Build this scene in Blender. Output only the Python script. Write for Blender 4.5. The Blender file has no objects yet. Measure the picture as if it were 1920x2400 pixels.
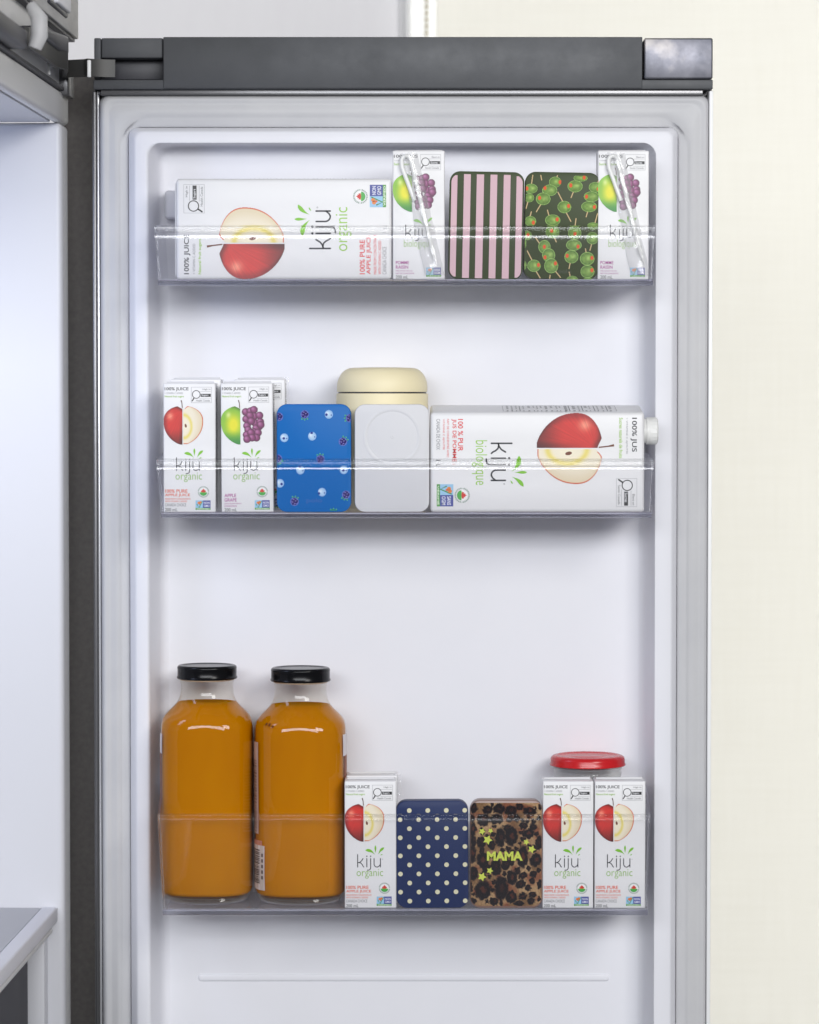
import bpy, bmesh, math, random
import numpy as np
from mathutils import Vector, Matrix
R = math.radians
random.seed(7)
rng = np.random.default_rng(5)
SC = bpy.context.scene
COL = SC.collection

# ------------------------------------------------------------------ camera
FOC = 7500.0                      # focal length in photograph pixels (photograph 1920 x 2400)
S = 0.0004                        # metres per photograph pixel at the front of the shelves (Y = 0)
PITCH = R(2.0)
CAM = Vector((0, -3.0, 1.3 + 3.0 * math.tan(PITCH)))
cd = bpy.data.cameras.new('camera'); cam = bpy.data.objects.new('camera', cd); COL.objects.link(cam)
cam.location = CAM; cam.rotation_euler = (R(90) - PITCH, 0, 0)
cd.sensor_fit = 'VERTICAL'; cd.sensor_height = 36; cd.sensor_width = 28.8
cd.lens = 36 * FOC / 2400; cd.clip_end = 60; cd.clip_start = 0.05
cd.dof.use_dof = True; cd.dof.focus_distance = 3.0; cd.dof.aperture_fstop = 7.0
SC.camera = cam
def P(px, py, Y):
    """the point at depth Y seen at photograph pixel (px, py)"""
    a, b = (px - 960) / FOC, (1200 - py) / FOC
    d = Vector((a, math.cos(PITCH) + b * math.sin(PITCH), -math.sin(PITCH) + b * math.cos(PITCH)))
    return CAM + d * ((Y - CAM.y) / d.y)

# ------------------------------------------------------------------ world and lamps
W = bpy.data.worlds.new('World'); SC.world = W; W.use_nodes = True
bg = W.node_tree.nodes['Background']; bg.inputs[0].default_value = (0.90, 0.93, 1.0, 1); bg.inputs[1].default_value = 0.16
def area(name, loc, target, sx, sy, power, color):
    l = bpy.data.lights.new(name, 'AREA'); l.shape = 'RECTANGLE'; l.size = sx; l.size_y = sy
    l.energy = power; l.color = color
    o = bpy.data.objects.new(name, l); COL.objects.link(o); o.location = loc
    o.rotation_euler = (Vector(target) - Vector(loc)).to_track_quat('-Z', 'Y').to_euler()
    return o
area('key_softbox', (1.45, -2.6, 2.42), (0, 0.05, 1.45), 0.9, 0.9, 35, (1.0, 0.985, 0.965))
area('ceiling_softbox', (-0.1, -5.8, 2.62), (0, 0.05, 1.35), 5.0, 1.1, 212, (0.95, 0.97, 1.0))
area('fridge_lamp', (-0.62, -0.22, 1.58), (-0.30, 0.02, 1.15), 0.12, 0.30, 0.9, (0.60, 0.70, 1.0))
area('window_light', (0.75, 1.85, 1.42), (0.75, 0, 1.42), 1.7, 3.0, 42, (1.0, 0.978, 0.94))
area('wall_fill', (-1.5, -0.35, 2.75), (-0.35, 1.25, 1.75), 0.7, 0.7, 5, (1.0, 0.96, 0.93))  # added fill to brighten the back wall, no known lamp there
SC.view_settings.view_transform = 'Standard'; SC.view_settings.look = 'None'
SC.view_settings.exposure = 0.0; SC.view_settings.gamma = 1.0
SC.cycles.use_denoising = True
SC.cycles.max_bounces = 24; SC.cycles.transparent_max_bounces = 32; SC.cycles.transmission_bounces = 16
SC.cycles.sample_clamp_indirect = 6.0

# ------------------------------------------------------------------ helpers
def lin(r, g, b):
    f = lambda c: (c / 255 / 12.92) if c / 255 <= .04045 else ((c / 255 + .055) / 1.055) ** 2.4
    return (f(r), f(g), f(b))
def mat(name, col, rough=.4, metal=0., spec=.5, coat=0., sss=0.):
    m = bpy.data.materials.new(name); m.use_nodes = True
    b = m.node_tree.nodes['Principled BSDF']
    b.inputs['Base Color'].default_value = (*col, 1); b.inputs['Roughness'].default_value = rough
    b.inputs['Metallic'].default_value = metal; b.inputs['Specular IOR Level'].default_value = spec
    b.inputs['Coat Weight'].default_value = coat; b.inputs['Coat Roughness'].default_value = .05
    if sss:
        b.inputs['Subsurface Weight'].default_value = sss; b.inputs['Subsurface Radius'].default_value = (.012, .006, .002)
    return m
def N(m, t): return m.node_tree.nodes.new(t)
def L(m, a, b): m.node_tree.links.new(a, b)
def BS(m): return m.node_tree.nodes['Principled BSDF']
def noise(m, scale, detail=4, rough=.6, stretch=None):
    tc = N(m, 'ShaderNodeTexCoord'); n = N(m, 'ShaderNodeTexNoise')
    n.inputs['Scale'].default_value = scale; n.inputs['Detail'].default_value = detail; n.inputs['Roughness'].default_value = rough
    if stretch:
        mp = N(m, 'ShaderNodeMapping'); mp.inputs['Scale'].default_value = stretch
        L(m, tc.outputs['Object'], mp.inputs['Vector']); L(m, mp.outputs[0], n.inputs['Vector'])
    else: L(m, tc.outputs['Object'], n.inputs['Vector'])
    return n.outputs['Fac']
def ramp(m, src, stops):
    r = N(m, 'ShaderNodeValToRGB'); e = r.color_ramp.elements
    while len(e) < len(stops): e.new(.5)
    for k, (p, c) in enumerate(stops):
        e[k].position = p; e[k].color = (*c, 1) if len(c) == 3 else c
    L(m, src, r.inputs[0]); return r.outputs[0]
def bump(m, src, strength, dist=.001):
    b = N(m, 'ShaderNodeBump'); b.inputs['Strength'].default_value = strength; b.inputs['Distance'].default_value = dist
    L(m, src, b.inputs['Height']); L(m, b.outputs[0], BS(m).inputs['Normal']); return b
def g3(v): return (v, v, v)

def newobj(name, verts, faces, m=None, parent=None, smooth=None):
    me = bpy.data.meshes.new(name); me.from_pydata([tuple(v) for v in verts], [], faces); me.update()
    return link(name, me, m, parent, smooth)
def link(name, me, m=None, parent=None, smooth=None):
    if m is not None and not me.materials: me.materials.append(m)
    if smooth is not None:
        me.shade_smooth()
        if smooth < 179: me.set_sharp_from_angle(angle=R(smooth))
    o = bpy.data.objects.new(name, me); COL.objects.link(o)
    if parent: o.parent = parent
    return o
def bmobj(name, bm, m=None, parent=None, smooth=40):
    bmesh.ops.recalc_face_normals(bm, faces=bm.faces)
    me = bpy.data.meshes.new(name); bm.to_mesh(me); bm.free()
    return link(name, me, m, parent, smooth)
def hexa(bm, pts):
    """8 corners: bottom ring 0-3, top ring 4-7"""
    v = [bm.verts.new(p) for p in pts]
    for f in ((0, 3, 2, 1), (4, 5, 6, 7), (0, 1, 5, 4), (1, 2, 6, 5), (2, 3, 7, 6), (3, 0, 4, 7)):
        bm.faces.new([v[k] for k in f])
    return v
def boxpts(x0, x1, y0, y1, z0, z1):
    return [(x0, y0, z0), (x1, y0, z0), (x1, y1, z0), (x0, y1, z0), (x0, y0, z1), (x1, y0, z1), (x1, y1, z1), (x0, y1, z1)]
def bevel_all(bm, r, seg=2):
    if r > 0: bmesh.ops.bevel(bm, geom=list(bm.edges), offset=r, segments=seg, profile=.5, affect='EDGES', clamp_overlap=True)
def boxobj(name, x0, x1, y0, y1, z0, z1, m, parent=None, r=.0008, seg=2):
    bm = bmesh.new(); hexa(bm, boxpts(x0, x1, y0, y1, z0, z1)); bevel_all(bm, r, seg)
    return bmobj(name, bm, m, parent, 50)
def pbox(name, px0, px1, py0, py1, Y0, Y1, m, parent=None, r=.0008, seg=2):
    """box whose front face at depth Y0 covers the given photograph pixels"""
    a, b = P(px0, py1, Y0), P(px1, py0, Y0)
    return boxobj(name, a.x, b.x, Y0, Y1, a.z, b.z, m, parent, r, seg)
def loft(rings, close0=False, close1=False):
    v, f, n = [], [], len(rings[0])
    for r_ in rings: v += [tuple(p) for p in r_]
    for k in range(len(rings) - 1):
        for i in range(n):
            j = (i + 1) % n
            f.append((k * n + i, k * n + j, (k + 1) * n + j, (k + 1) * n + i))
    if close0: f.append(tuple(range(n))[::-1])
    if close1: f.append(tuple((len(rings) - 1) * n + i for i in range(n)))
    return v, f
def rrect(x0, x1, z0, z1, r, seg=8):
    """rounded rectangle in XZ, counter-clockwise"""
    pts = []
    for cx, cz, a0 in ((x1 - r, z1 - r, 0), (x0 + r, z1 - r, 90), (x0 + r, z0 + r, 180), (x1 - r, z0 + r, 270)):
        for k in range(seg + 1):
            a = R(a0 + 90 * k / seg); pts.append((cx + r * math.cos(a), cz + r * math.sin(a)))
    return pts
def lathe(prof, n=64, cx=0, cy=0):
    return [[(cx + r * math.cos(2 * math.pi * i / n), cy + r * math.sin(2 * math.pi * i / n), z) for i in range(n)] for r, z in prof]
def tube(bm, path, r, n=10):
    path = [Vector(p) for p in path]; rings = []
    for k, p in enumerate(path):
        t = (path[min(k + 1, len(path) - 1)] - path[max(k - 1, 0)]).normalized()
        u = t.cross(Vector((0, 1, 0))); u = (u if u.length > 1e-4 else Vector((1, 0, 0))).normalized(); w = t.cross(u)
        rr = r[k] if isinstance(r, (list, tuple)) else r
        rings.append([bm.verts.new(p + u * (rr * math.cos(2 * math.pi * i / n)) + w * (rr * math.sin(2 * math.pi * i / n))) for i in range(n)])
    for a, b in zip(rings, rings[1:]):
        for i in range(n): bm.faces.new((a[i], a[(i + 1) % n], b[(i + 1) % n], b[i]))
    bm.faces.new(rings[0][::-1]); bm.faces.new(rings[-1])
def tag(o, label, cat, group=None, kind=None):
    if label: o['label'] = label
    if cat: o['category'] = cat
    if group: o['group'] = group
    if kind: o['kind'] = kind
    return o
def empty(name, loc, label, cat, group=None):
    o = bpy.data.objects.new(name, None); o.empty_display_size = .02; COL.objects.link(o); o.location = loc
    return tag(o, label, cat, group)

# ------------------------------------------------------------------ materials
white_plastic = mat('white_plastic', (.80, .80, .845), .42)
L(white_plastic, ramp(white_plastic, noise(white_plastic, 6, 6, .65), [(.3, (.785, .787, .832)), (.7, (.812, .811, .852))]), BS(white_plastic).inputs['Base Color'])
L(white_plastic, ramp(white_plastic, noise(white_plastic, 11, 6, .7), [(.35, g3(.44)), (.7, g3(.60))]), BS(white_plastic).inputs['Roughness'])
bump(white_plastic, noise(white_plastic, 9, 2), .05, .002)
cavity_plastic = mat('cavity_plastic', (.70, .705, .745), .4)
lug_grey = mat('lug_plastic', (.68, .68, .73), .45)
gasket_rubber = mat('gasket_rubber', (.53, .53, .54), .5)
L(gasket_rubber, ramp(gasket_rubber, noise(gasket_rubber, 14, 5), [(.3, (.52, .52, .535)), (.7, (.575, .573, .58))]), BS(gasket_rubber).inputs['Base Color'])
cap_plastic = mat('cap_plastic', (.07, .073, .078), .5, 0.12)
nz = noise(cap_plastic, 7, 7, .7)
L(cap_plastic, ramp(cap_plastic, nz, [(.3, (.064, .067, .072)), (.7, (.088, .092, .101))]), BS(cap_plastic).inputs['Base Color'])
L(cap_plastic, ramp(cap_plastic, noise(cap_plastic, 22, 6, .7), [(.3, g3(.46)), (.75, g3(.66))]), BS(cap_plastic).inputs['Roughness'])
corner_metal = mat('corner_metal', (.35, .35, .37), .25, .8)
nz = noise(corner_metal, 17, 5, .55)
L(corner_metal, ramp(corner_metal, nz, [(.34, (.09, .093, .112)), (.52, (.18, .18, .205)), (.68, (.40, .375, .365))]), BS(corner_metal).inputs['Base Color'])
L(corner_metal, ramp(corner_metal, noise(corner_metal, 45, 6, .7), [(.3, g3(.34)), (.7, g3(.5))]), BS(corner_metal).inputs['Roughness'])
bump(corner_metal, noise(corner_metal, 30, 5), .12, .001)
steel = mat('steel_edge', (.42, .42, .44), .3, .9)
bright_steel = mat('bright_steel', (.80, .80, .81), .22, .55)
glare_white = mat('painted_glare', (.90, .90, .90), .35)  # white that stands in for glare and highlights on metal
arm_grey = mat('hinge_arm_metal', (.055, .054, .052), .45, .2)
dark_steel = mat('dark_steel', (.16, .16, .165), .3, .75)
bump(dark_steel, noise(dark_steel, 60, 3, .5, (1, 1, .06)), .05, .0005)
case_grey = mat('case_grey', (.065, .060, .057), .55)
L(case_grey, ramp(case_grey, noise(case_grey, 180, 3), [(.3, (.115, .106, .099)), (.7, (.150, .138, .128))]), BS(case_grey).inputs['Base Color'])
dark_housing = mat('dark_housing', (.045, .045, .055), .45)
header_grey = mat('header_grey', (.76, .755, .75), .4)
cover_grey = mat('cover_grey', (.23, .22, .215), .6)
L(cover_grey, ramp(cover_grey, noise(cover_grey, 60, 5, .7, (1, .25, 1)), [(.3, (.46, .45, .445)), (.7, (.62, .61, .605))]), BS(cover_grey).inputs['Base Color'])
shelf_grey = mat('shelf_grey', (.40, .41, .45), .3)
smoked = mat('smoked_plastic', (.05, .05, .06), .55, spec=.25)
carton_white = mat('carton_white', (.80, .795, .80), .38)
bump(carton_white, noise(carton_white, 22, 3), .3, .002)
carton_edge = mat('carton_shadow_print', (.05, .05, .05), .5)
bottle_black = mat('black_lid_enamel', (.004, .004, .005), .22, 0, .22)
red_lid = mat('red_lid_enamel', (.55, .012, .016), .25, 0, .5)
cream_coat = mat('cream_powder_coat', lin(241, 229, 190), .5)
bump(cream_coat, noise(cream_coat, 900, 2), .06, .0003)
straw_white = mat('white_straw', (.84, .84, .82), .35)
cap_white = mat('white_screw_cap', (.82, .82, .80), .4)
juice_m = mat('orange_juice', (.50, .165, .0), .6, 0, .0, .0, .25)
L(juice_m, ramp(juice_m, noise(juice_m, 9, 4, .6, (1, 1, .35)), [(.25, (.49, .165, .0)), (.75, (.61, .238, .0))]), BS(juice_m).inputs['Base Color'])
bead_m = mat('cream_bead', lin(196, 186, 156), .4)
wall_m = mat('wall_paint', (.70, .685, .70), .8)
L(wall_m, ramp(wall_m, noise(wall_m, 40, 5, .6, (1, 1, .2)), [(.3, (.885, .87, .885)), (.7, (.91, .90, .91))]), BS(wall_m).inputs['Base Color'])
trim_m = mat('window_trim_paint', (.88, .88, .88), .4)

def thin_clear(name, tint, rough=.02, haze=0.):
    """thin clear sheet: light goes straight through, mirror-like reflection rising towards grazing"""
    m = bpy.data.materials.new(name); m.use_nodes = True; nt = m.node_tree; nt.nodes.clear()
    out = N(m, 'ShaderNodeOutputMaterial'); mx = N(m, 'ShaderNodeMixShader'); tr = N(m, 'ShaderNodeBsdfTransparent')
    gl = N(m, 'ShaderNodeBsdfGlossy'); lw = N(m, 'ShaderNodeLayerWeight'); lw.inputs['Blend'].default_value = .5
    pw = N(m, 'ShaderNodeMath'); pw.operation = 'POWER'; pw.inputs[1].default_value = 5
    ma = N(m, 'ShaderNodeMath'); ma.operation = 'MULTIPLY_ADD'; ma.inputs[1].default_value = .9; ma.inputs[2].default_value = .028
    tr.inputs[0].default_value = (*tint, 1); gl.inputs['Roughness'].default_value = rough; gl.inputs['Color'].default_value = (1, 1, 1, 1)
    L(m, lw.outputs['Facing'], pw.inputs[0]); L(m, pw.outputs[0], ma.inputs[0]); L(m, ma.outputs[0], mx.inputs[0])
    body = tr.outputs[0]
    if haze:
        df = N(m, 'ShaderNodeBsdfDiffuse'); df.inputs[0].default_value = (.85, .85, .87, 1)
        m2 = N(m, 'ShaderNodeMixShader'); m2.inputs[0].default_value = haze
        L(m, tr.outputs[0], m2.inputs[1]); L(m, df.outputs[0], m2.inputs[2]); body = m2.outputs[0]
    L(m, body, mx.inputs[1]); L(m, gl.outputs[0], mx.inputs[2]); L(m, mx.outputs[0], out.inputs['Surface'])
    return m
def glass(name, col, ior=1.49, rough=0., thin=0.):
    m = bpy.data.materials.new(name); m.use_nodes = True; nt = m.node_tree; nt.nodes.clear()
    out = N(m, 'ShaderNodeOutputMaterial'); g = N(m, 'ShaderNodeBsdfGlass'); g.inputs['Color'].default_value = (*col, 1)
    g.inputs['IOR'].default_value = ior; g.inputs['Roughness'].default_value = rough; 
    t = N(m, 'ShaderNodeBsdfTransparent'); t.inputs[0].default_value = (*col, 1); x = N(m, 'ShaderNodeMixShader'); x.inputs[0].default_value = thin
    L(m, g.outputs[0], x.inputs[1]); L(m, t.outputs[0], x.inputs[2]); L(m, x.outputs[0], out.inputs['Surface']); return m
clear_panel = thin_clear('clear_bin_panel', (.995, .995, 1.), .07, .002)
clear_side = thin_clear('clear_bin_side', (.93, .93, .955), .02, .03)
clear_floor = thin_clear('clear_bin_floor', (.90, .90, .93), .04, .16)
clear_rim = glass('clear_bin_rim', (1, 1, 1), 1.45, 0, .55)
clear_lip = glass('clear_bin_lip', (.86, .86, .90), 1.45, .04, .25)
bottle_glass = thin_clear('bottle_glass', (.94, .935, .905), .02, .0)
base_glass = thin_clear('bottle_base_glass', (.86, .80, .72), .02, .06)
film = thin_clear('wrapper_film', (.97, .97, .97), .08, .22)
bump(gasket_rubber, noise(gasket_rubber, 7, 3, .5), .35, .004)

def colmat(name, rough, coat=0.):
    m = mat(name, (1, 1, 1), rough, coat=coat); a = N(m, 'ShaderNodeVertexColor'); a.layer_name = 'Col'
    L(m, a.outputs['Color'], BS(m).inputs['Base Color']); return m
print_ink = colmat('printed_ink', .38)
print_gloss = colmat('printed_lacquer', .22, .3)
print_matte = colmat('printed_matte', .5); BS(print_matte).inputs['Specular IOR Level'].default_value = .22

# ------------------------------------------------------------------ flat printed artwork (u to the right, v downwards, in photograph pixels)
_text = {}
def text_mesh(s, weight=0.):
    k = (s, weight)
    if k not in _text:
        c = bpy.data.curves.new('t', 'FONT'); c.body = s; c.resolution_u = 3; c.fill_mode = 'FRONT'; c.offset = weight
        o = bpy.data.objects.new('t', c); me = bpy.data.meshes.new_from_object(o)
        v = np.array([x.co[:2] for x in me.vertices]); f = [tuple(p.vertices) for p in me.polygons]
        bpy.data.objects.remove(o); bpy.data.curves.remove(c); bpy.data.meshes.remove(me)
        _text[k] = (v, f)
    return _text[k]
class Art:
    def __init__(s): s.v, s.f, s.c, s.n = [], [], [], 0
    def add(s, uv, faces, col, layer):
        uv = np.asarray(uv, float); s.v.append(np.column_stack([uv[:, 0] * S, np.full(len(uv), -.0002 - layer * .00006), -uv[:, 1] * S]))
        s.f += [tuple(i + s.n for i in f) for f in faces]
        c = np.asarray(col, float)
        s.c.append(np.tile(c, (len(faces), 1)) if c.ndim == 1 else c); s.n += len(uv)
    def poly(s, pts, col, layer=1): s.add(pts, [tuple(range(len(pts)))[::-1]], lin(*col), layer)
    def rect(s, u0, v0, u1, v1, col, layer=1): s.poly([(u0, v0), (u1, v0), (u1, v1), (u0, v1)], col, layer)
    def frame(s, u0, v0, u1, v1, w, col, layer=1):
        s.rect(u0, v0, u1, v0 + w, col, layer); s.rect(u0, v1 - w, u1, v1, col, layer)
        s.rect(u0, v0 + w, u0 + w, v1 - w, col, layer); s.rect(u1 - w, v0 + w, u1, v1 - w, col, layer)
    def disc(s, u, v, r, col, layer=1, n=20, ry=None):
        ry = ry or r; s.poly([(u + r * math.cos(2 * math.pi * k / n), v + ry * math.sin(2 * math.pi * k / n)) for k in range(n)], col, layer)
    def ring(s, u, v, r, w, col, layer=1, n=28, a0=0, a1=360):
        k = [R(a0 + (a1 - a0) * i / n) for i in range(n + 1)]
        uv = [(u + (r + d) * math.cos(a), v + (r + d) * math.sin(a)) for a in k for d in (-w / 2, w / 2)]
        s.add(uv, [(2 * i, 2 * i + 1, 2 * i + 3, 2 * i + 2) for i in range(n)], lin(*col), layer)
    def stroke(s, pts, w, col, layer=1, caps=True):
        p = np.asarray(pts, float); uv = []
        for i in range(len(p)):
            t = p[min(i + 1, len(p) - 1)] - p[max(i - 1, 0)]; t = t / (np.hypot(*t) + 1e-9); nn = np.array([-t[1], t[0]])
            ww = w[i] if isinstance(w, (list, tuple, np.ndarray)) else w
            uv += [p[i] + nn * ww / 2, p[i] - nn * ww / 2]
        s.add(uv, [(2 * i, 2 * i + 1, 2 * i + 3, 2 * i + 2) for i in range(len(p) - 1)], lin(*col), layer)
        if caps and not isinstance(w, (list, tuple, np.ndarray)):
            for q in (p[0], p[-1]): s.disc(q[0], q[1], w / 2, col, layer, 10)
    def text(s, t, u0, v0, u1, v1, col, layer=1, weight=0.):
        v, f = text_mesh(t, weight); lo, hi = v.min(0), v.max(0)
        uv = np.column_stack([u0 + (v[:, 0] - lo[0]) / (hi[0] - lo[0]) * (u1 - u0), v1 - (v[:, 1] - lo[1]) / (hi[1] - lo[1]) * (v1 - v0)])
        s.add(uv, f, lin(*col), layer)
    def paint(s, fn, u0, v0, u1, v1, cell, layer=1):
        nu, nv = max(1, int(round((u1 - u0) / cell))), max(1, int(round((v1 - v0) / cell)))
        U, V = np.meshgrid(u0 + (np.arange(nu) + .5) * (u1 - u0) / nu, v0 + (np.arange(nv) + .5) * (v1 - v0) / nv)
        rgb, mask = fn(U, V)
        gu, gv = np.meshgrid(u0 + np.arange(nu + 1) * (u1 - u0) / nu, v0 + np.arange(nv + 1) * (v1 - v0) / nv)
        ii, jj = np.nonzero(mask); a = ii * (nu + 1) + jj
        quads = np.stack([a, a + nu + 1, a + nu + 2, a + 1], 1)
        used, inv = np.unique(quads, return_inverse=True); inv = inv.reshape(quads.shape)
        c = np.clip(rgb[ii, jj] / 255., 0, 1); c = np.where(c <= .04045, c / 12.92, ((c + .055) / 1.055) ** 2.4)
        s.add(np.column_stack([gu.ravel()[used], gv.ravel()[used]]), [tuple(q) for q in inv.tolist()], c, layer)
    def mesh(s, name, m):
        me = bpy.data.meshes.new(name); V = np.concatenate(s.v)
        me.from_pydata(V.tolist(), [], s.f); me.update()
        at = me.color_attributes.new('Col', 'FLOAT_COLOR', 'CORNER')
        cnt = np.array([len(f) for f in s.f]); c = np.repeat(np.concatenate(s.c), cnt, axis=0)
        at.data.foreach_set('color', np.column_stack([c, np.ones(len(c))]).astype(np.float32).ravel())
        bm = bmesh.new(); bm.from_mesh(me)                       # every face towards the viewer
        for f in bm.faces: f.normal_update()
        flip = [f for f in bm.faces if f.normal.y > 0]
        if flip: bmesh.ops.reverse_faces(bm, faces=flip)
        bm.to_mesh(me); bm.free(); me.materials.append(m); return me

def smooth(x, a, b):
    t = np.clip((x - a) / (b - a), 0, 1); return t * t * (3 - 2 * t)
def mixc(c0, c1, t): return np.asarray(c0, float) * (1 - t[..., None]) + np.asarray(c1, float) * t[..., None]
def vnoise(U, V, sc, seed):
    r = np.random.default_rng(seed); G = r.random((64, 64)); x, y = U / sc + 7, V / sc + 11
    i, j = np.floor(x).astype(int), np.floor(y).astype(int); fx, fy = x - i, y - j; fx = fx * fx * (3 - 2 * fx); fy = fy * fy * (3 - 2 * fy)
    g = lambda a, b: G[a % 64, b % 64]
    return (g(i, j) * (1 - fx) + g(i + 1, j) * fx) * (1 - fy) + (g(i, j + 1) * (1 - fx) + g(i + 1, j + 1) * fx) * fy

def apple_w(b):
    """half width of the apple outline (1 = widest) at height b, 0 top to 1 bottom"""
    up = np.clip(1 - np.abs((.40 - b) / .40) ** 2.3, 0, 1) ** .5; dn = np.clip(1 - np.abs((b - .40) / .62) ** 2.15, 0, 1) ** .62
    return np.where(b < .40, up, dn)
def apple_left(A, um, vt, w, h, cell, kind):
    def fn(U, V):
        a, b = (um - U) / w, (V - vt) / h; W_ = apple_w(b); top = .075 * np.exp(-(a / .22) ** 2)
        msk = (a > .012) & (a < W_) & (b > top)
        edge = a / np.maximum(W_, 1e-3)
        if kind == 'red':
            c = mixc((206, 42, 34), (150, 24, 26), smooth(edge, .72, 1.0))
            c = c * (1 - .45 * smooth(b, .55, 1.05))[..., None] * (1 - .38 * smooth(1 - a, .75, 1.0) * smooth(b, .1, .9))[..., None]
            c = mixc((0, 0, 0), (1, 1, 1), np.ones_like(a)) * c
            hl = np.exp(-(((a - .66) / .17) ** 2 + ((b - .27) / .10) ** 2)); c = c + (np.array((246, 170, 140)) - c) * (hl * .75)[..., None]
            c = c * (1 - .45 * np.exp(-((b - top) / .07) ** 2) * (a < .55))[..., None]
            st = vnoise(np.arctan2(a + .02, b - .1) * 90, b * 4, 1, 3); c = c * (.93 + .14 * st)[..., None]
        else:
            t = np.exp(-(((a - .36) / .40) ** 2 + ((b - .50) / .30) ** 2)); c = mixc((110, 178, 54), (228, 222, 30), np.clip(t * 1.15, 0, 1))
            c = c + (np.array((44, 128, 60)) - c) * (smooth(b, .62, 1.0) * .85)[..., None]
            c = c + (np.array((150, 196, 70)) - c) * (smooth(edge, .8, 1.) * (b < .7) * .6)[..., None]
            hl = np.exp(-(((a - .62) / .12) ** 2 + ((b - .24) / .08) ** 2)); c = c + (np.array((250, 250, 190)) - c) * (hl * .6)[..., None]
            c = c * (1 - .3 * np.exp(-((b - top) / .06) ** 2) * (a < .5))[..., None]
        return c, msk
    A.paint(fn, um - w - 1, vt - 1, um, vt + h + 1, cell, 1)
def apple_cut(A, um, vt, w, h, cell, px):
    def fn(U, V):
        a, b = (U - um) / w, (V - vt) / h; W_ = apple_w(b); top = .10 * np.exp(-(a / .16) ** 2)
        msk = (a > .02) & (a < W_) & (b > top) & (b < .995)
        c = mixc((236, 226, 204), (224, 208, 176), smooth(a / np.maximum(W_, .05), .5, 1))
        d = np.hypot((a - .02) / .40, (b - .54) / .30); c = c + (np.array((226, 206, 84)) - c) * (np.exp(-((d - 1) / .16) ** 2) * .8)[..., None]
        c = c + (np.array((244, 236, 206)) - c) * (np.exp(-(d / .7) ** 2) * .6)[..., None]
        e = np.minimum((W_ - a) * w, np.minimum((b - top) * h * 1.0, (.995 - b) * h)); ew = np.minimum((W_ - a) * w, (.995 - b) * h)
        ew = np.where((a < .25) & (b > .5), (1.0 - b) * h, ew); ew = np.where(b < .25, np.minimum(ew, (b - top) * h + (a < .1) * 3), ew)
        t = np.exp(-(np.maximum(ew - .3 * px, 0) / (.75 * px)) ** 2); c = c + (np.array((206, 84, 44)) - c) * (np.clip(t * 1.7, 0, 1))[..., None]
        for sa, sb, an in ((.14, .52, .2),):
            du, dv = (a - sa), (b - sb) * h / w; s_ = np.hypot((du * math.cos(an) - dv * math.sin(an)) / .050, (du * math.sin(an) + dv * math.cos(an)) / .095)
            c = np.where((s_ < 1)[..., None], np.array((112, 58, 34)), c)
        return c, msk
    A.paint(fn, um, vt - 1, um + w + 1, vt + h + 1, cell, 1)
GR = [(.18, .14), (.42, .12), (.60, .08), (.62, .26), (.88, .24), (.20, .34), (.40, .24), (.66, .45), (.92, .42), (.24, .53), (.46, .40), (.86, .55), (.30, .64), (.70, .60), (.94, .50), (.60, .70), (.80, .72), (.22, .78), (.44, .72), (.72, .86), (.50, .86), (.24, .90)]
def grapes(A, u0, v0, w, h, cell, r, cols):
    def fn(U, V):
        c = np.zeros(U.shape + (3,)); m_ = np.zeros(U.shape, bool)
        for k, (a, b) in enumerate(GR):
            cu, cv = u0 + a * w, v0 + b * h; d = np.hypot(U - cu, V - cv) / r; i = d < 1
            hl = np.exp(-(((U - cu) / r + .3) ** 2 + ((V - cv) / r + .3) ** 2) / .22)
            cc = mixc(cols[0], cols[1], d ** 2.5); cc = cc + (np.array(cols[2]) - cc) * (hl * .75)[..., None]
            c[i] = cc[i]; m_ |= i
        return c, m_
    A.paint(fn, u0 - r, v0 - r, u0 + w + r, v0 + h + r, cell, 1)
def arc(cu, cv, ru, rv, a0, a1, n=12): return [(cu + ru * math.cos(R(a0 + (a1 - a0) * k / n)), cv + rv * math.sin(R(a0 + (a1 - a0) * k / n))) for k in range(n + 1)]
def leaf(A, tip, ctrl, end, wmax, col, layer=1):
    t = np.linspace(0, 1, 13)[:, None]; tip, ctrl, end = map(np.array, (tip, ctrl, end))
    p = (1 - t) ** 2 * tip + 2 * t * (1 - t) * ctrl + t * t * end
    w = (wmax * np.sin(np.pi * np.clip(t[:, 0], 0, 1) ** 1.7) ** .8 + .3).tolist(); A.stroke(p, w, col, layer, False)
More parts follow.
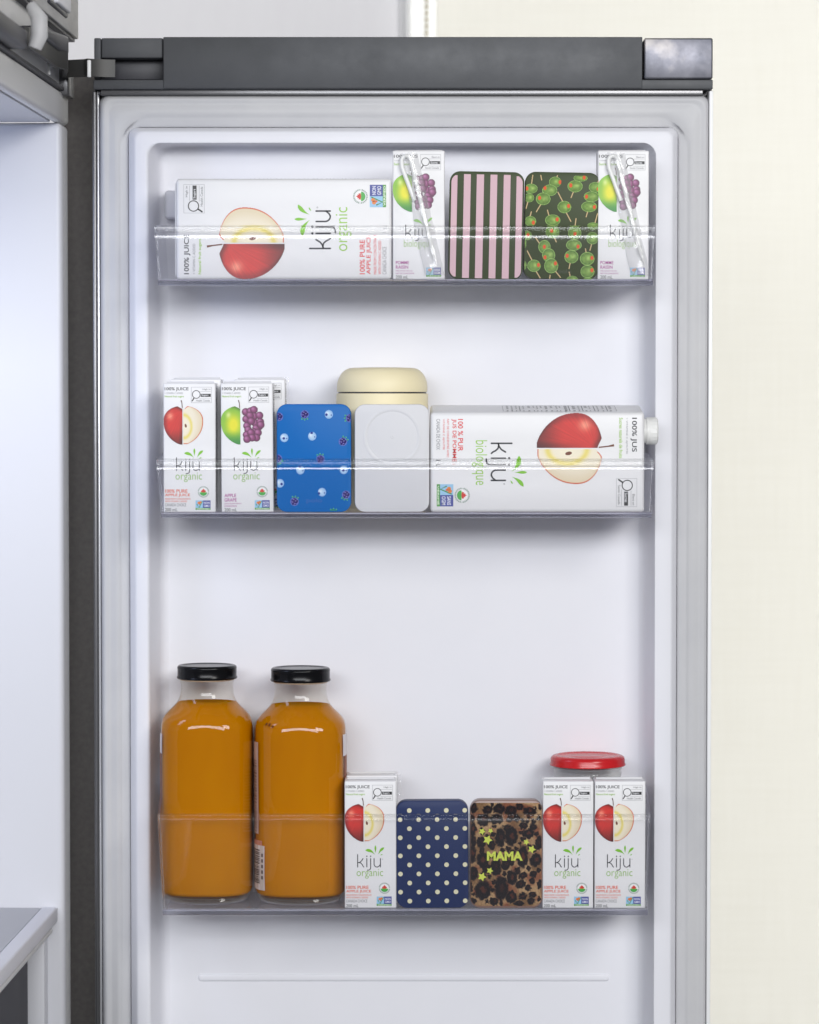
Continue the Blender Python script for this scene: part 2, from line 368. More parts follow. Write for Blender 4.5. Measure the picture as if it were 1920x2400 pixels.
def logo(A, u0, v0, k, line):
    """brand lettering: k, i, j, u drawn as thin even strokes, three leaves above; u0 v0 is the top of the k, k the scale"""
    T = lambda pts: [(u0 + a * k, v0 + b * k) for a, b in pts]; ink = (46, 46, 54); w = line
    A.stroke(T([(0, 0), (0, 29.5)]), w, ink)
    A.stroke(T([(0.6, 19.5), (5, 18.2), (9, 15), (12, 10), (12.5, 9.2)]), w, ink); A.stroke(T([(3, 18.8), (7.5, 20), (10.6, 23.5), (12.6, 27.5), (14.5, 29.5)]), w, ink)
    A.stroke(T([(21.5, 9.3), (21.5, 29.5)]), w, ink); A.disc(u0 + 21.5 * k, v0 + 3.8 * k, w * .75, ink)
    A.stroke(T([(30.5, 9.3), (30.5, 30), (30.2, 33), (28.6, 35.6), (26, 36.8), (22.5, 37)]), w, ink); A.disc(u0 + 30.5 * k, v0 + 3.8 * k, w * .75, ink)
    A.stroke(T([(38.5, 9.3), (38.5, 22)] + arc(45.5, 22, 7, 7.6, 180, 80, 8)), w, ink); A.stroke(T([(46.7, 29.5), (50, 27.5), (53.3, 23.5)]), w, ink); A.stroke(T([(53.4, 9.3), (53.4, 29.5)]), w, ink)
    A.ring(u0 + 58.5 * k, v0 + 11 * k, .9 * k, .4 * k, (120, 120, 120))
    gr = (122, 190, 34)
    leaf(A, (u0 + 40.5 * k, v0 + 0 * k), (u0 + 31 * k, v0 - 12.5 * k), (u0 + 18 * k, v0 - 10.3 * k), 6.6 * k, gr)
    leaf(A, (u0 + 42.2 * k, v0 - 4.5 * k), (u0 + 41.6 * k, v0 - 13 * k), (u0 + 41.8 * k, v0 - 22 * k), 3.9 * k, gr)
    leaf(A, (u0 + 48.5 * k, v0 - .5 * k), (u0 + 53 * k, v0 - 12 * k), (u0 + 62.5 * k, v0 - 16.8 * k), 5.4 * k, gr)
    leaf(A, (u0 + 53.5 * k, v0 + 2 * k), (u0 + 55 * k, v0 + .6 * k), (u0 + 58.5 * k, v0 - 1.2 * k), 1.7 * k, gr)
def seal(A, u, v, r):
    A.ring(u, v, r * .86, r * .08, (190, 204, 194), 1); n = 26
    for k in range(n):
        if k % 13 not in (0,): a0 = 360 * k / n; A.ring(u, v, r * .86, r * .2, (120, 138, 126), 2, 2, a0, a0 + 5.5)
    A.disc(u, v, r * .66, (244, 244, 242), 2, 24)
    A.poly([(u + r * .62 * math.cos(R(a)), v + r * .1 + r * .55 * math.sin(R(a))) for a in range(0, 181, 15)], (70, 168, 70), 3)
    A.poly([(u - r * .60, v + r * .1), (u - r * .15, v - r * .02), (u + r * .62, v + r * .1)], (150, 200, 90), 4)
    lf = [(0, -.62), (.12, -.38), (.27, -.45), (.22, -.2), (.44, -.28), (.38, -.12), (.5, -.02), (.2, .06), (0, .1), (-.2, .06), (-.5, -.02), (-.38, -.12), (-.44, -.28), (-.22, -.2), (-.27, -.45), (-.12, -.38)]
    A.poly([(u + a * r * .95, v + b * r * .95) for a, b in lf], (206, 44, 34), 5)
def verified(A, u0, v0, u1, v1, t1, t2, t3):
    w, h = u1 - u0, v1 - v0; um, vb = u0 + w * .49, v1 - h * .20
    A.rect(u0, v0, um, vb, (150, 196, 226), 1); A.rect(um, v0, u1, vb, (66, 74, 150), 1); A.rect(u0, vb, u1, v1, (76, 150, 62), 1)
    A.stroke([(u0 + w * .10, v0 + h * .42), (u0 + w * .22, vb), (u0 + w * .44, v0 + h * .12)], w * .055, (60, 140, 60), 2)
    for a, b in ((.20, .26), (.32, .20)): A.disc(u0 + w * a, v0 + h * b, w * .085, (226, 128, 52), 3, 8, h * .13)
    A.disc(u0 + w * .26, v0 + h * .38, w * .05, (214, 96, 40), 4, 8, h * .10)
    A.text(t1, um + w * .06, v0 + h * .14, u1 - w * .06, v0 + h * .38, (232, 234, 246), 2, .012); A.text(t2, um + w * .06, v0 + h * .46, u1 - w * .06, v0 + h * .70, (232, 234, 246), 2, .012)
    A.text(t3, u0 + w * .06, vb + h * .04, u1 - w * .06, v1 - h * .03, (226, 240, 214), 2, .02)
def sugar_box(A, u0, v0, u1, v1, fr):
    w, h = u1 - u0, v1 - v0; gy = (150, 150, 152)
    A.frame(u0, v0, u1, v1, .7, (170, 170, 172))
    A.ring(u0 + w * .25, v0 + h * .47, min(w, h * 1.3) * .19, max(1.5, w * .032), (38, 38, 40), 2)
    A.stroke([(u0 + w * .14, v0 + h * .70), (u0 + w * .05, v0 + h * .88)], w * .05, (34, 34, 36), 2)
    A.rect(u0 + w * .47, v0 + h * .43, u1 - w * .04, v0 + h * .62, (40, 40, 42), 2)
    A.text('Sucres' if fr else 'Sugars', u0 + w * .51, v0 + h * .455, u1 - w * .16, v0 + h * .60, (228, 228, 230), 3, .01)
    A.text('Élevé en' if fr else 'High in', u0 + w * .56, v0 + h * .09, u1 - w * .06, v0 + h * .22, (110, 110, 112), 1)
    A.rect(u0 + w * .42, v0 + h * .28, u1 - w * .04, v0 + h * .295, gy); A.rect(u0 + w * .40, v0 + h * .74, u1 - w * .04, v0 + h * .755, gy)
    A.text('Santé Canada' if fr else 'Health Canada', u0 + w * .24, v0 + h * .80, u1 - w * .08, v0 + h * .92, (120, 120, 122), 1)

def art_small(fruit, fr=False):
    A = Art(); dk, gy, gn = (52, 52, 58), (150, 150, 152), (150, 192, 72)
    A.text('100% JUS' if fr else '100% JUICE', 3, 9.5, 59, 19, dk, weight=.012); A.text('+ VITAMINE C AJOUTÉE' if fr else '+ VITAMIN C ADDED', 3, 21.5, 46, 25.5, gy)
    A.text('Sucres naturels' if fr else 'Natural fruit sugars', 3, 28.5, 48, 34.5, gn, weight=.01)
    sugar_box(A, 65, 9, 113, 46, fr)
    vt, h = 53, 90
    if fruit == 'apple':
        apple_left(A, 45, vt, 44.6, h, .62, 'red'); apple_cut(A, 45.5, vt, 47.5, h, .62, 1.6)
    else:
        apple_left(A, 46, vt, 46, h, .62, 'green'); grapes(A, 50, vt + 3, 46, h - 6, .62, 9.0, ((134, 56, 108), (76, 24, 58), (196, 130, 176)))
    A.stroke([(41.5, 40), (43.4, 47), (44.3, 58)], [2.4, 1.7, 1.8], (84, 44, 30), 3, False)
    logo(A, 30.5, 175, 1.0, 2.0)
    if fr: A.text('biologique', 26, 209.5, 92, 232, (150, 186, 96), weight=-.008)
    else: A.text('organic', 28, 209.5, 90, 232, (140, 184, 80), weight=-.008)
    if fruit == 'apple':
        og = (224, 92, 58)
        A.text('100% PURE', 3.4, 249, 56, 257, og, weight=.012); A.text('APPLE JUICE', 3.4, 259, 62, 267, og, weight=.012)
        A.text('MADE FROM CONCENTRATE', 3.4, 269.5, 63, 273.3, og); A.text('WITH VITAMIN C ADDED', 3.4, 275.3, 55, 279.2, og)
        A.text('CANADA CHOICE', 3.4, 282, 53, 289, (130, 130, 134)); A.text('200 mL', 3.4, 293, 32.5, 300.5, (60, 60, 66))
        seal(A, 93.4, 255, 14); verified(A, 75, 275, 110, 297, 'NON', 'GMO', 'VERIFIED')
    else:
        pu = (176, 84, 154)
        A.text('POMME' if fr else 'APPLE', 7, 259.5, 38 if fr else 34.5, 267.5, pu, weight=.012); A.text('RAISIN' if fr else 'GRAPE', 7, 270, 36 if fr else 35.5, 278, pu, weight=.012)
        A.text('MÉLANGE DE JUS' if fr else 'JUICE BLEND FROM', 7, 281, 46, 285, pu); A.text('FAIT DE CONCENTRÉ' if fr else 'CONCENTRATE', 7, 286.5, 50 if fr else 36, 290.5, pu)
        A.text('200 mL', 7, 293.5, 36, 301, (70, 70, 76))
        if not fr: seal(A, 95.5, 255, 14)
        verified(A, 78, 275, 113, 297, 'SANS' if fr else 'NON', 'OGM' if fr else 'GMO', 'VÉRIFIÉ' if fr else 'VERIFIED')
    return A
def art_large(fr):
    A = Art(); dk, gy, gn, rd = (48, 48, 56), (140, 140, 144), (150, 196, 60), (222, 58, 62)
    A.text('100% JUS' if fr else '100% JUICE', 12, 18, 92 if fr else 104, 33, dk, weight=.012); A.text('+ VITAMINE C AJOUTÉE' if fr else '+ VITAMIN C ADDED', 12, 38.5, 97 if fr else 83, 44.5, gy)
    A.text('Sucres naturels de fruits' if fr else 'Natural fruit sugars', 12, 51.5, 107 if fr else 94, 60, gn, weight=.01)
    sugar_box(A, 154, 17.5, 221, 66.5, fr)
    vt, h = 99, 154
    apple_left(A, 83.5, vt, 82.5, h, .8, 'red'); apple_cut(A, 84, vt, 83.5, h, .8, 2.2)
    A.stroke([(76.5, 72), (79, 86), (81.5, 108)], [5.4, 3.0, 3.0], (110, 60, 40), 3, False)
    logo(A, 72, 313, 1.63, 3.7)
    if fr: A.text('biologique', 65, 371, 170, 407, (150, 200, 74), weight=-.006)
    else: A.text('organic', 66, 374, 168, 411, (150, 200, 74), weight=-.006)
    if fr:
        A.text('100 % PUR', 15, 428, 91, 440, rd, weight=.012); A.text('JUS DE POMME :', 15, 443.5, 122, 455.5, rd, weight=.012)
        A.text('FAIT DE CONCENTRÉ AVEC', 15, 460, 105, 466, rd); A.text('VITAMINE C AJOUTÉE', 15, 470.5, 87, 476.5, rd); A.text('CANADA DE CHOIX', 15, 482, 87, 491, gy); A.text('1 L', 112, 481, 125, 491, dk)
        seal(A, 194, 430, 19); verified(A, 168, 451, 220, 490, 'SANS', 'OGM', 'VÉRIFIÉ')
    else:
        A.text('100% PURE', 12, 430, 92, 442.5, rd, weight=.012); A.text('APPLE JUICE', 12, 446, 102, 458.5, rd, weight=.012)
        A.text('MADE FROM CONCENTRATE', 12, 463, 104, 469.5, rd); A.text('WITH VITAMIN C ADDED', 12, 474, 90, 480.5, rd); A.text('CANADA CHOICE', 12, 483.5, 76, 493, gy); A.text('1 L', 108, 484, 124, 493, gy)
        seal(A, 193, 432, 18); verified(A, 168, 454, 220, 492, 'NON', 'GMO', 'VERIFIED')
    return A
def art_facts(w, h, seed, dense=1.):
    """small print and nutrition table of a carton side, as rows of dark dashes"""
    A = Art(); r = random.Random(seed); v = h * .06
    while v < h * .94:
        hh = r.choice((1.2, 1.6, 2.0)); u = w * .12
        if r.random() < .16: A.rect(w * .1, v, w * .9, v + r.choice((.6, 1.8)), (60, 60, 62)); v += 4; continue
        while u < w * .86:
            l = r.uniform(3, 11); A.rect(u, v, min(u + l, w * .88), v + hh * dense, (82, 82, 84)); u += l + r.uniform(1.2, 3)
        v += hh + r.uniform(2.2, 3.6)
    A.frame(w * .07, h * .03, w * .93, h * .96, .8, (70, 70, 72)); return A

# ------------------------------------------------------------------ setting: wall, window, blind
YW = 1.25
wl = P(938, 0, YW)
tag(boxobj('wall', -3.2, wl.x, YW, YW + .12, -.2, 2.9, wall_m, None, .0), 'pale lavender grey painted wall behind the refrigerator', 'wall', kind='structure')
wt = empty('window', (wl.x + .02, YW, .4), 'white framed window in the wall behind the refrigerator door', 'window')
def wpart(name, x0, x1, y0, y1, z0, z1, m, r=.002): return boxobj(name, x0 - wt.location.x, x1 - wt.location.x, y0 - YW, y1 - YW, z0 - .4, z1 - .4, m, wt, r)
xa = [P(p, 0, YW).x for p in (938, 947, 961, 990, 1024)]
wpart('outer_trim', xa[0] + .0002, xa[1], YW - .012, YW + .10, .2, 2.7, trim_m)
wpart('casing', xa[1] + .0003, xa[2], YW - .024, YW + .10, .2, 2.7, trim_m, .004)
CH = (xa[2] + .0003, xa[4], YW - .016, YW - .014, .2, 2.7)
glow = mat('window_pane_glass', (.9, .9, .9), .1)
wpart('pane', xa[2], 1.7, YW + .105, YW + .11, .2, 2.7, thin_clear('window_glass', (.97, .98, .98)), 0)
blind_m = bpy.data.materials.new('blind_fabric'); blind_m.use_nodes = True; blind_m.node_tree.nodes.clear()
bo = N(blind_m, 'ShaderNodeOutputMaterial'); bx = N(blind_m, 'ShaderNodeMixShader'); bd = N(blind_m, 'ShaderNodeBsdfDiffuse'); bt = N(blind_m, 'ShaderNodeBsdfTranslucent')
n1 = noise(blind_m, 60, 4, .6, (.12, 1, 4.5)); n2 = noise(blind_m, 60, 4, .6, (4.5, 1, .12))
ad = N(blind_m, 'ShaderNodeMath'); ad.operation = 'ADD'; L(blind_m, n1, ad.inputs[0]); L(blind_m, n2, ad.inputs[1])
hv = N(blind_m, 'ShaderNodeMath'); hv.operation = 'MULTIPLY'; hv.inputs[1].default_value = .5; L(blind_m, ad.outputs[0], hv.inputs[0])
cr = ramp(blind_m, hv.outputs[0], [(.36, (.88, .868, .828)), (.62, (.91, .90, .865))])
L(blind_m, cr, bd.inputs[0]); L(blind_m, cr, bt.inputs[0]); bx.inputs[0].default_value = .55
L(blind_m, bd.outputs[0], bx.inputs[1]); L(blind_m, bt.outputs[0], bx.inputs[2]); L(blind_m, bx.outputs[0], bo.inputs['Surface'])
glow_jamb_m = blind_m.copy(); glow_jamb_m.name = 'glow_jamb_white'
for n_ in glow_jamb_m.node_tree.nodes:
    if n_.type == 'VALTORGB':
        for e_ in n_.color_ramp.elements: e_.color = (.97, .97, .97, 1)
wpart('glow_jamb', *CH, glow_jamb_m, 0)  # window jamb made translucent so the lamp behind makes it glow
bl = empty('roller_blind', (.8, YW - .03, 2.6), 'cream woven roller blind glowing with daylight, hanging over the window', 'blind')
x0 = P(1023, 0, YW - .03).x
boxobj('blind_fabric', x0 - .8, 1.75 - .8, -.0006, .0006, -2.3, .04, blind_m, bl, 0)
bm = bmesh.new(); bc = P(1000, 40, YW - .03)
for k in range(64):
    bmesh.ops.create_icosphere(bm, subdivisions=1, radius=.0031, matrix=Matrix.Translation((bc.x - .8, 0, -.55 - k * .0086)))
tube(bm, [(bc.x - .8, 0, .0), (bc.x - .8, 0, -1.1)], .0011, 6)
o = bmobj('bead_chain', bm, bead_m, bl, 60)
boxobj('roller', x0 - .8 - .02, 1.75 - .8, -.02, .02, .04, .08, trim_m, bl, .008)
# wall under and over the window so that it sits in a real opening
tag(boxobj('wall', wl.x + .001, 1.9, YW + .001, YW + .12, -.2, .2, wall_m, None, 0), 'pale lavender grey painted wall below the window', 'wall', kind='structure')

# ------------------------------------------------------------------ refrigerator body (seen edge-on at the left)
fridge = empty('refrigerator', (-.5, .1, .0), 'refrigerator with white interior, its grey trimmed door swung open', 'refrigerator')
HX, HY = P(152, 957, .1).x, .1
ft = math.atan(.032); FD = Vector((-math.sin(ft), -math.cos(ft), 0)); FN = Vector((math.cos(ft), -math.sin(ft), 0))
def F(s, n, z): return Vector((HX, HY, 0)) + FD * s + FN * n + Vector((0, 0, z))
def s_at(px):
    a = (px - 960) / FOC; return (HX - a * (3 + HY)) / (-FD.x + a * FD.y)   # along the cabinet front
def z_at(px, py, n=0):
    p = F(s_at(px), n, 0); return P(px, py, p.y).z
FLOC = Vector(fridge.location)
def fbox(name, s0, s1, n0, n1, z0, z1, m, r=.001, seg=2, parent=fridge, zt=None):
    bm = bmesh.new(); zt = zt or (z1, z1)
    hexa(bm, [F(s0, n0, z0) - FLOC, F(s1, n0, z0) - FLOC, F(s1, n1, z0) - FLOC, F(s0, n1, z0) - FLOC, F(s0, n0, zt[0]) - FLOC, F(s1, n0, zt[1]) - FLOC, F(s1, n1, zt[1]) - FLOC, F(s0, n1, zt[0]) - FLOC])
    bevel_all(bm, r, seg); return bmobj(name, bm, m, parent, 50)
ZT, ZC = z_at(152, 216), z_at(152, 288)
ZB = .55
fbox('side_wall', -.035, .010, -.62, -.0005, ZB, ZC - .0002, cavity_plastic, .006, 4)
fbox('ceiling', .0105, .80, -.62, -.012, ZC, ZC + .015, cavity_plastic, .0)
fbox('back_wall', .0105, .80, -.66, -.6205, ZB, ZC + .02, cavity_plastic, .0)
fbox('top_flange', -.035, .80, -.0118, 0, ZC + .0002, ZT, header_grey, .004, 3)
fbox('header', -.05, .80, -.05, -.0025, ZT + .0045, ZT + .20, header_grey, .001)
fbox('seam_strip', -.045, .80, -.05, .0022, ZT + .0003, ZT + .0042, dark_housing, .0006)
fbox('corner_bracket', -.030, .012, -.02, .006, ZT - .004, ZT + .024, dark_steel, .001)
zc0 = z_at(172, 99)
fbox('top_cover', -.052, .80, -.05, .0075, zc0 + .002, zc0 + .25, cover_grey, .001)
fbox('cover_shadow_gap', -.049, .80, -.05, .0045, zc0 - .0012, zc0 + .0018, dark_housing, .0005)
sa, sb = s_at(126), s_at(54)
fbox('hinge_housing', sa, sb, -.004, .016, z_at(120, 126), z_at(120, 80), dark_housing, .003, 3, zt=(z_at(121, 80), z_at(58, 52) - .004))
fbox('latch_housing', s_at(26), s_at(-60), -.004, .016, z_at(20, 112), z_at(20, 66), dark_housing, .003)
bm = bmesh.new(); sc_ = s_at(26)
tube(bm, [F(sc_, .022, z_at(34, 118)) - FLOC, F(sc_, .026, z_at(34, 90)) - FLOC, F(sc_, .026, z_at(34, 50)) - FLOC, F(sc_ - .01, .018, z_at(34, 18)) - FLOC], [.006, .0075, .0075, .005], 14)
bmobj('cable_sleeve', bm, gasket_rubber, fridge, 60)
fbox('sensor_block', s_at(142), s_at(112), -.004, .012, z_at(135, 26), z_at(135, -12), white_plastic, .002)
fbox('sensor_foot', s_at(140), s_at(96), -.004, .010, z_at(135, 39), z_at(135, 27), dark_housing, .002)
# shelf, trim and drawer
zs = z_at(135, 2141)
fbox('shelf', .0105, .80, -.60, -.0232, zs - .006, zs - .001, shelf_grey, .0005)
fbox('shelf_trim', .0105, .80, -.0228, -.0072, zs - .015, zs, white_plastic, .002, 3)
fbox('shelf_trim_lip', .030, .80, -.021, -.0095, zs - .022, zs - .0175, header_grey, .0008)
fbox('drawer_frame', .0105, .034, -.034, -.017, ZB, zs - .0225, cavity_plastic, .001)
dr = fbox('drawer', .050, .80, -.40, -.0305, ZB, zs - .031, smoked, .002)
fbox('drawer_rim', .040, .80, -.40, -.0285, zs - .0308, zs - .0225, cavity_plastic, .001)
# dark outer side of the cabinet, behind the hinge gap
a, b = P(138, 2600, .20), P(236, 172, .20)
boxobj('outer_case', a.x - FLOC.x, b.x - FLOC.x, .20 - FLOC.y, .24 - FLOC.y, .45, b.z, case_grey, fridge, .001)
# hinge arm: a flat bar along the cabinet front, bent over to the door
def strip(name, path, z0, z1, t, m, parent, off, r=.0012):
    bm = bmesh.new(); rings = []
    for k, (x, y) in enumerate(path):
        p = Vector((x, y, 0)); q0, q1 = Vector((*path[max(k - 1, 0)], 0)), Vector((*path[min(k + 1, len(path) - 1)], 0))
        d = (q1 - q0).normalized(); nn = Vector((d.y, -d.x, 0)) * (t / 2)
        rings.append([bm.verts.new(p + nn + Vector((0, 0, z0)) - off), bm.verts.new(p + nn + Vector((0, 0, z1)) - off), bm.verts.new(p - nn + Vector((0, 0, z1)) - off), bm.verts.new(p - nn + Vector((0, 0, z0)) - off)])
    for a, b in zip(rings, rings[1:]):
        for i in range(4): bm.faces.new((a[i], a[(i + 1) % 4], b[(i + 1) % 4], b[i]))
    bm.faces.new(rings[0][::-1]); bm.faces.new(rings[-1])
    return bmobj(name, bm, m, parent, 30)
hz0, hz1 = P(220, 181, .07).z, P(220, 140, .07).z
pa = [F(s_at(40), .010, 0), F(s_at(110), .010, 0), F(s_at(117), .016, 0), F(s_at(124), .014, 0)]
pth = [(p.x, p.y) for p in pa]
for px, y in ((150, .074), (200, .066), (207, .060), (216, .064), (248, .070), (270, .071)): pth.append((P(px, 160, y).x, y))
strip('hinge_arm', pth, hz0, hz1, .004, arm_grey, fridge, FLOC)

for i_, (p0, p1, y) in enumerate(((204.5, 213, .0555), (111, 117.5, None))):
    if y is None:
        q = F(s_at(114), .032, 0); y = q.y; a, b = P(p0, 175, y), P(p1, 132, y)
    else: a, b = P(p0, 180.5, y), P(p1, 140.5, y)
    boxobj('arm_highlight', a.x - FLOC.x, b.x - FLOC.x, y - FLOC.y, y + .004 - FLOC.y, a.z, b.z, glare_white, fridge, .0008)  # white block standing in for the highlight on the arm's bend

# ------------------------------------------------------------------ door
DY = .094
d0, d1 = P(219, 209, .1135), P(1671, 209, .1135)
ZD0 = .60                                            # the door goes on below the frame
door = boxobj('door', d0.x - FLOC.x, d1.x - FLOC.x, .1135 - FLOC.y, .165 - FLOC.y, ZD0 - FLOC.z, d0.z - FLOC.z - .0005, steel, fridge, .002)
def dpart(name, px0, px1, py0, py1, Y0, Y1, m, r=.0008, seg=2, z0=None):
    a, b = P(px0, py1, Y0), P(px1, py0, Y0)
    if z0 is not None: a.x, b.x = P(px0, 1200, Y0).x, P(px1, 1200, Y0).x
    return boxobj(name, a.x - FLOC.x, b.x - FLOC.x, Y0 - FLOC.y, Y1 - FLOC.y, (a.z if z0 is None else z0) - FLOC.z, b.z - FLOC.z, m, door, r, seg)
dpart('top_cap', 383, 1506, 86.5, 207, .074, .155, cap_plastic, .0009)
dpart('cap_rail', 219, 1671, 186.5, 209, .0755, .155, cap_plastic, .0009)
dpart('cap_end', 238, 382, 89, 136, .078, .15, cap_plastic, .0012)
dpart('cap_post', 221, 236.5, 89, 186, .077, .155, cap_plastic, .001)
dpart('hinge_recess', 238, 383, 137, 186, .098, .15, dark_housing, .0003)
dpart('corner_cap', 1510, 1671, 89, 185, .073, .155, corner_metal, .0016, 3)
dpart('under_cap_strip', 236, 1648, 210, 224, .080, .1132, dark_steel, .0006)
dpart('edge_trim', 219, 229, 212, 2400, .084, .1132, dark_steel, .0015, 3, ZD0)
dpart('edge_trim', 230, 236, 214, 2400, .086, .1132, bright_steel, .001, 3, ZD0)
dpart('edge_trim', 1659.8, 1668.5, 213, 2400, .0772, .1132, glare_white, .0006, 2, ZD0)  # white colour stands in for window glare on the steel edge
dpart('screw_boss', 230, 236, 215, 223, .083, .0858, dark_housing, .0005)
def ring(px0, px1, py0, Y, r, seg=8):
    a, b = P(px0, py0, Y), P(px1, py0, Y); l, rr = P(px0, 1200, Y).x, P(px1, 1200, Y).x
    return [(x - FLOC.x, Y - FLOC.y, z - FLOC.z) for x, z in rrect(l, rr, ZD0 + (a.z - 0) * 0 + .02 + (py0 - 200) * S, a.z, r, seg)]
gk = [(237, 1660, 224, .0935, .008), (239, 1658, 226, .081, .008), (243, 1654, 230, .0775, .008), (250, 1648, 236, .0765, .009), (256, 1642, 241, .0785, .009), (262, 1637, 246, .0775, .010),
      (270, 1626, 256, .0770, .013), (276, 1619, 264, .0758, .024), (282, 1612, 272, .0782, .031), (287, 1606, 279, .0788, .026), (292, 1600, 287, .0792, .015), (299, 1592, 294, .0805, .013), (304, 1587.2, 298.8, .0815, .012), (304.3, 1586.8, 299.2, .0930, .0115)]
v, f = loft([ring(*g) for g in gk]); newobj('gasket', v, f, gasket_rubber, door, 179)
ln = [(304.5, 1586.5, 299.5, .0932, .011), (305, 1586, 300, .0785, .0075), (306.5, 1585, 301, .0765, .0075), (316, 1577, 306, .0685, .008), (318.5, 1574.5, 308, .0668, .0085), (322, 1571, 311, .0660, .009), (342, 1541, 333, .0655, .012),
      (347, 1536, 334.5, .0656, .013), (350.5, 1533.5, 335.5, .0675, .013), (353, 1532, 336.2, .071, .013), (368, 1521, 338.5, .092, .014), (374, 1516, 339.8, .1005, .014), (379, 1511, 341.5, .1052, .015), (386, 1506, 344.5, .1074, .015), (396, 1497, 351, .108, .015)]
lr = [ring(*g) for g in ln]; v, f = loft(lr); f.append(tuple(len(lr) * len(lr[0]) - len(lr[0]) + i for i in range(len(lr[0]))))
lo_ = newobj('liner', v, f, white_plastic, door, 60); lo_.data.polygons[len(f) - 1].use_smooth = False
# embossed bar low on the liner
a, b = P(464, 2300, .108), P(1429, 2282, .108); rr_ = (b.z - a.z) / 2
rings = [[(x - FLOC.x, Yy - FLOC.y, z - FLOC.z) for x, z in rrect(a.x + i, b.x - i, a.z + i, b.z - i, rr_ - i - .0002, 6)] for i, Yy in ((0, .1081), (.0004, .1072), (.0012, .1066), (.0024, .1064))]
v, f = loft(rings, False, True); newobj('embossed_bar', v, f, white_plastic, door, 179)
def lug(px0, px1, py0, py1): dpart('bin_lug', px0, px1, py0, py1, .082, .1075, lug_grey, .003, 3)
for q in ((386, 420, 446, 512), (1478, 1508, 448, 512), (388, 420, 990, 1060), (1480, 1508, 990, 1060), (388, 420, 1800, 1860)): lug(*q)

# ------------------------------------------------------------------ clear door bins
BG = 'clear door bins on the refrigerator door'
def make_bin(label, xl_t, xr_t, xl_b, xr_b, y_rim, y_rb, y_fl, y_bot, rise):
    YF, YI, YB = -.0062, -.0034, .1035
    t0, t1 = P(xl_t, y_rim, YF), P(xr_t, y_rim, YF); b0, b1 = P(xl_b, y_bot, YF), P(xr_b, y_bot, YF)
    zr, zrb, zf, zb = t0.z, P(960, y_rb, YF).z, P(960, y_fl, YF).z, b0.z
    root = empty('door_bin', ((b0.x + b1.x) / 2, 0, zb), label, 'door bin', BG); off = Vector(root.location)
    xl = lambda z: b0.x + (t0.x - b0.x) * (z - zb) / (zr - zb); xr = lambda z: b1.x + (t1.x - b1.x) * (z - zb) / (zr - zb)
    def slab(name, x0b, x1b, x0t, x1t, y0, y1, z0, z1, m, r=0.):
        bm = bmesh.new(); hexa(bm, [Vector(p) - off for p in ((x0b, y0, z0), (x1b, y0, z0), (x1b, y1, z0), (x0b, y1, z0), (x0t, y0, z1), (x1t, y0, z1), (x1t, y1, z1), (x0t, y1, z1))])
        bevel_all(bm, r, 2); return bmobj(name, bm, m, root, 40)
    def extr(name, prof, m, inset=0.):
        """profile (y, z) swept across the bin"""
        bm = bmesh.new(); A_ = [bm.verts.new(Vector((xl(z) + inset, y, z)) - off) for y, z in prof]; B_ = [bm.verts.new(Vector((xr(z) - inset, y, z)) - off) for y, z in prof]; n = len(prof)
        for i in range(n): bm.faces.new((A_[i], A_[(i + 1) % n], B_[(i + 1) % n], B_[i]))
        bm.faces.new(A_[::-1]); bm.faces.new(B_); return bmobj(name, bm, m, root, 35)
    T = .0022
    # front panel, leaning out a little at the top, swelling into the rim
    pr = []
    for t in (0, .3, .6, .8, .90, .925, .95, .975, 1.0):
        z = zf + .0004 + (zrb - .0004 - zf) * t; y = YF + .0007 * max(0, (t - .90) / .10) ** 2; pr.append((y, z))
    extr('front_panel', pr + [(y + .0022, z) for y, z in pr[::-1]], clear_panel)
    h = zr - zrb; yr = YF + .0012
    yr = YF - .0004
    front = [(yr + .0006, zrb + .0001), (yr - .0002, zrb + h * .05), (yr - .0006, zrb + h * .16), (yr - .0007, zrb + h * .30), (yr - .0007, zrb + h * .70), (yr - .0006, zrb + h * .84), (yr - .0001, zrb + h * .95), (yr + .0007, zr)]
    extr('rim', front + [(yr + .0018, zr), (yr + .0024, zr - h * .10), (yr + .0024, zrb + h * .12), (yr + .0022, zrb + .0001)], clear_rim)
    hl = zf - zb
    extr('base_lip', [(YF, zf + .0001), (YF, zb + hl * .35), (YF + .0008, zb + hl * .12), (YF + .0025, zb), (YF + .008, zb), (YF + .0075, zf - hl * .30), (YF + .0026, zf + .0001)], clear_lip)
    zrs = zr + rise
    for sx in (0, 1):
        X = (lambda z: xl(z)) if sx == 0 else (lambda z: xr(z) - T)
        bm = bmesh.new(); y0 = YF + .0085; pts = []
        for (y, z) in ((y0, zf + .0002), (YB, zf + .0002), (YB, zrs), (y0 + .045, zrs), (y0, zr - .0005)):
            pts.append((X(z), y, z))
        va = [bm.verts.new(Vector(p) - off) for p in pts]; vb = [bm.verts.new(Vector((p[0] + T, p[1], p[2])) - off) for p in pts]; n = len(va)
        for i in range(n): bm.faces.new((va[i], va[(i + 1) % n], vb[(i + 1) % n], vb[i]))
        bm.faces.new(va[::-1]); bm.faces.new(vb); bmobj('side_panel', bm, clear_side, root, 30)
        x = X(zf); slab('corner_post', X(zf) + .0003, X(zf) + T, X(zr) + .0003, X(zr) + T, YF + .0030, YF + .0083, zf + .0003, zr - .0003, clear_rim, .0004)
    slab('floor', xl(zf) + T + .0002, xr(zf) - T - .0002, xl(zf) + T + .0002, xr(zf) - T - .0002, YF + .0085, YB, zf - hl * .3, zf, clear_floor)
    return root, zf
bin1, Z1 = make_bin('clear plastic door bin holding the sideways carton and two straw boxes', 361, 1537, 371, 1530, 528, 545, 655, 669, .004)
bin2, Z2 = make_bin('clear plastic door bin holding the blue and white slim cases', 365, 1534, 378, 1527, 1075, 1091, 1202, 1214, .004)
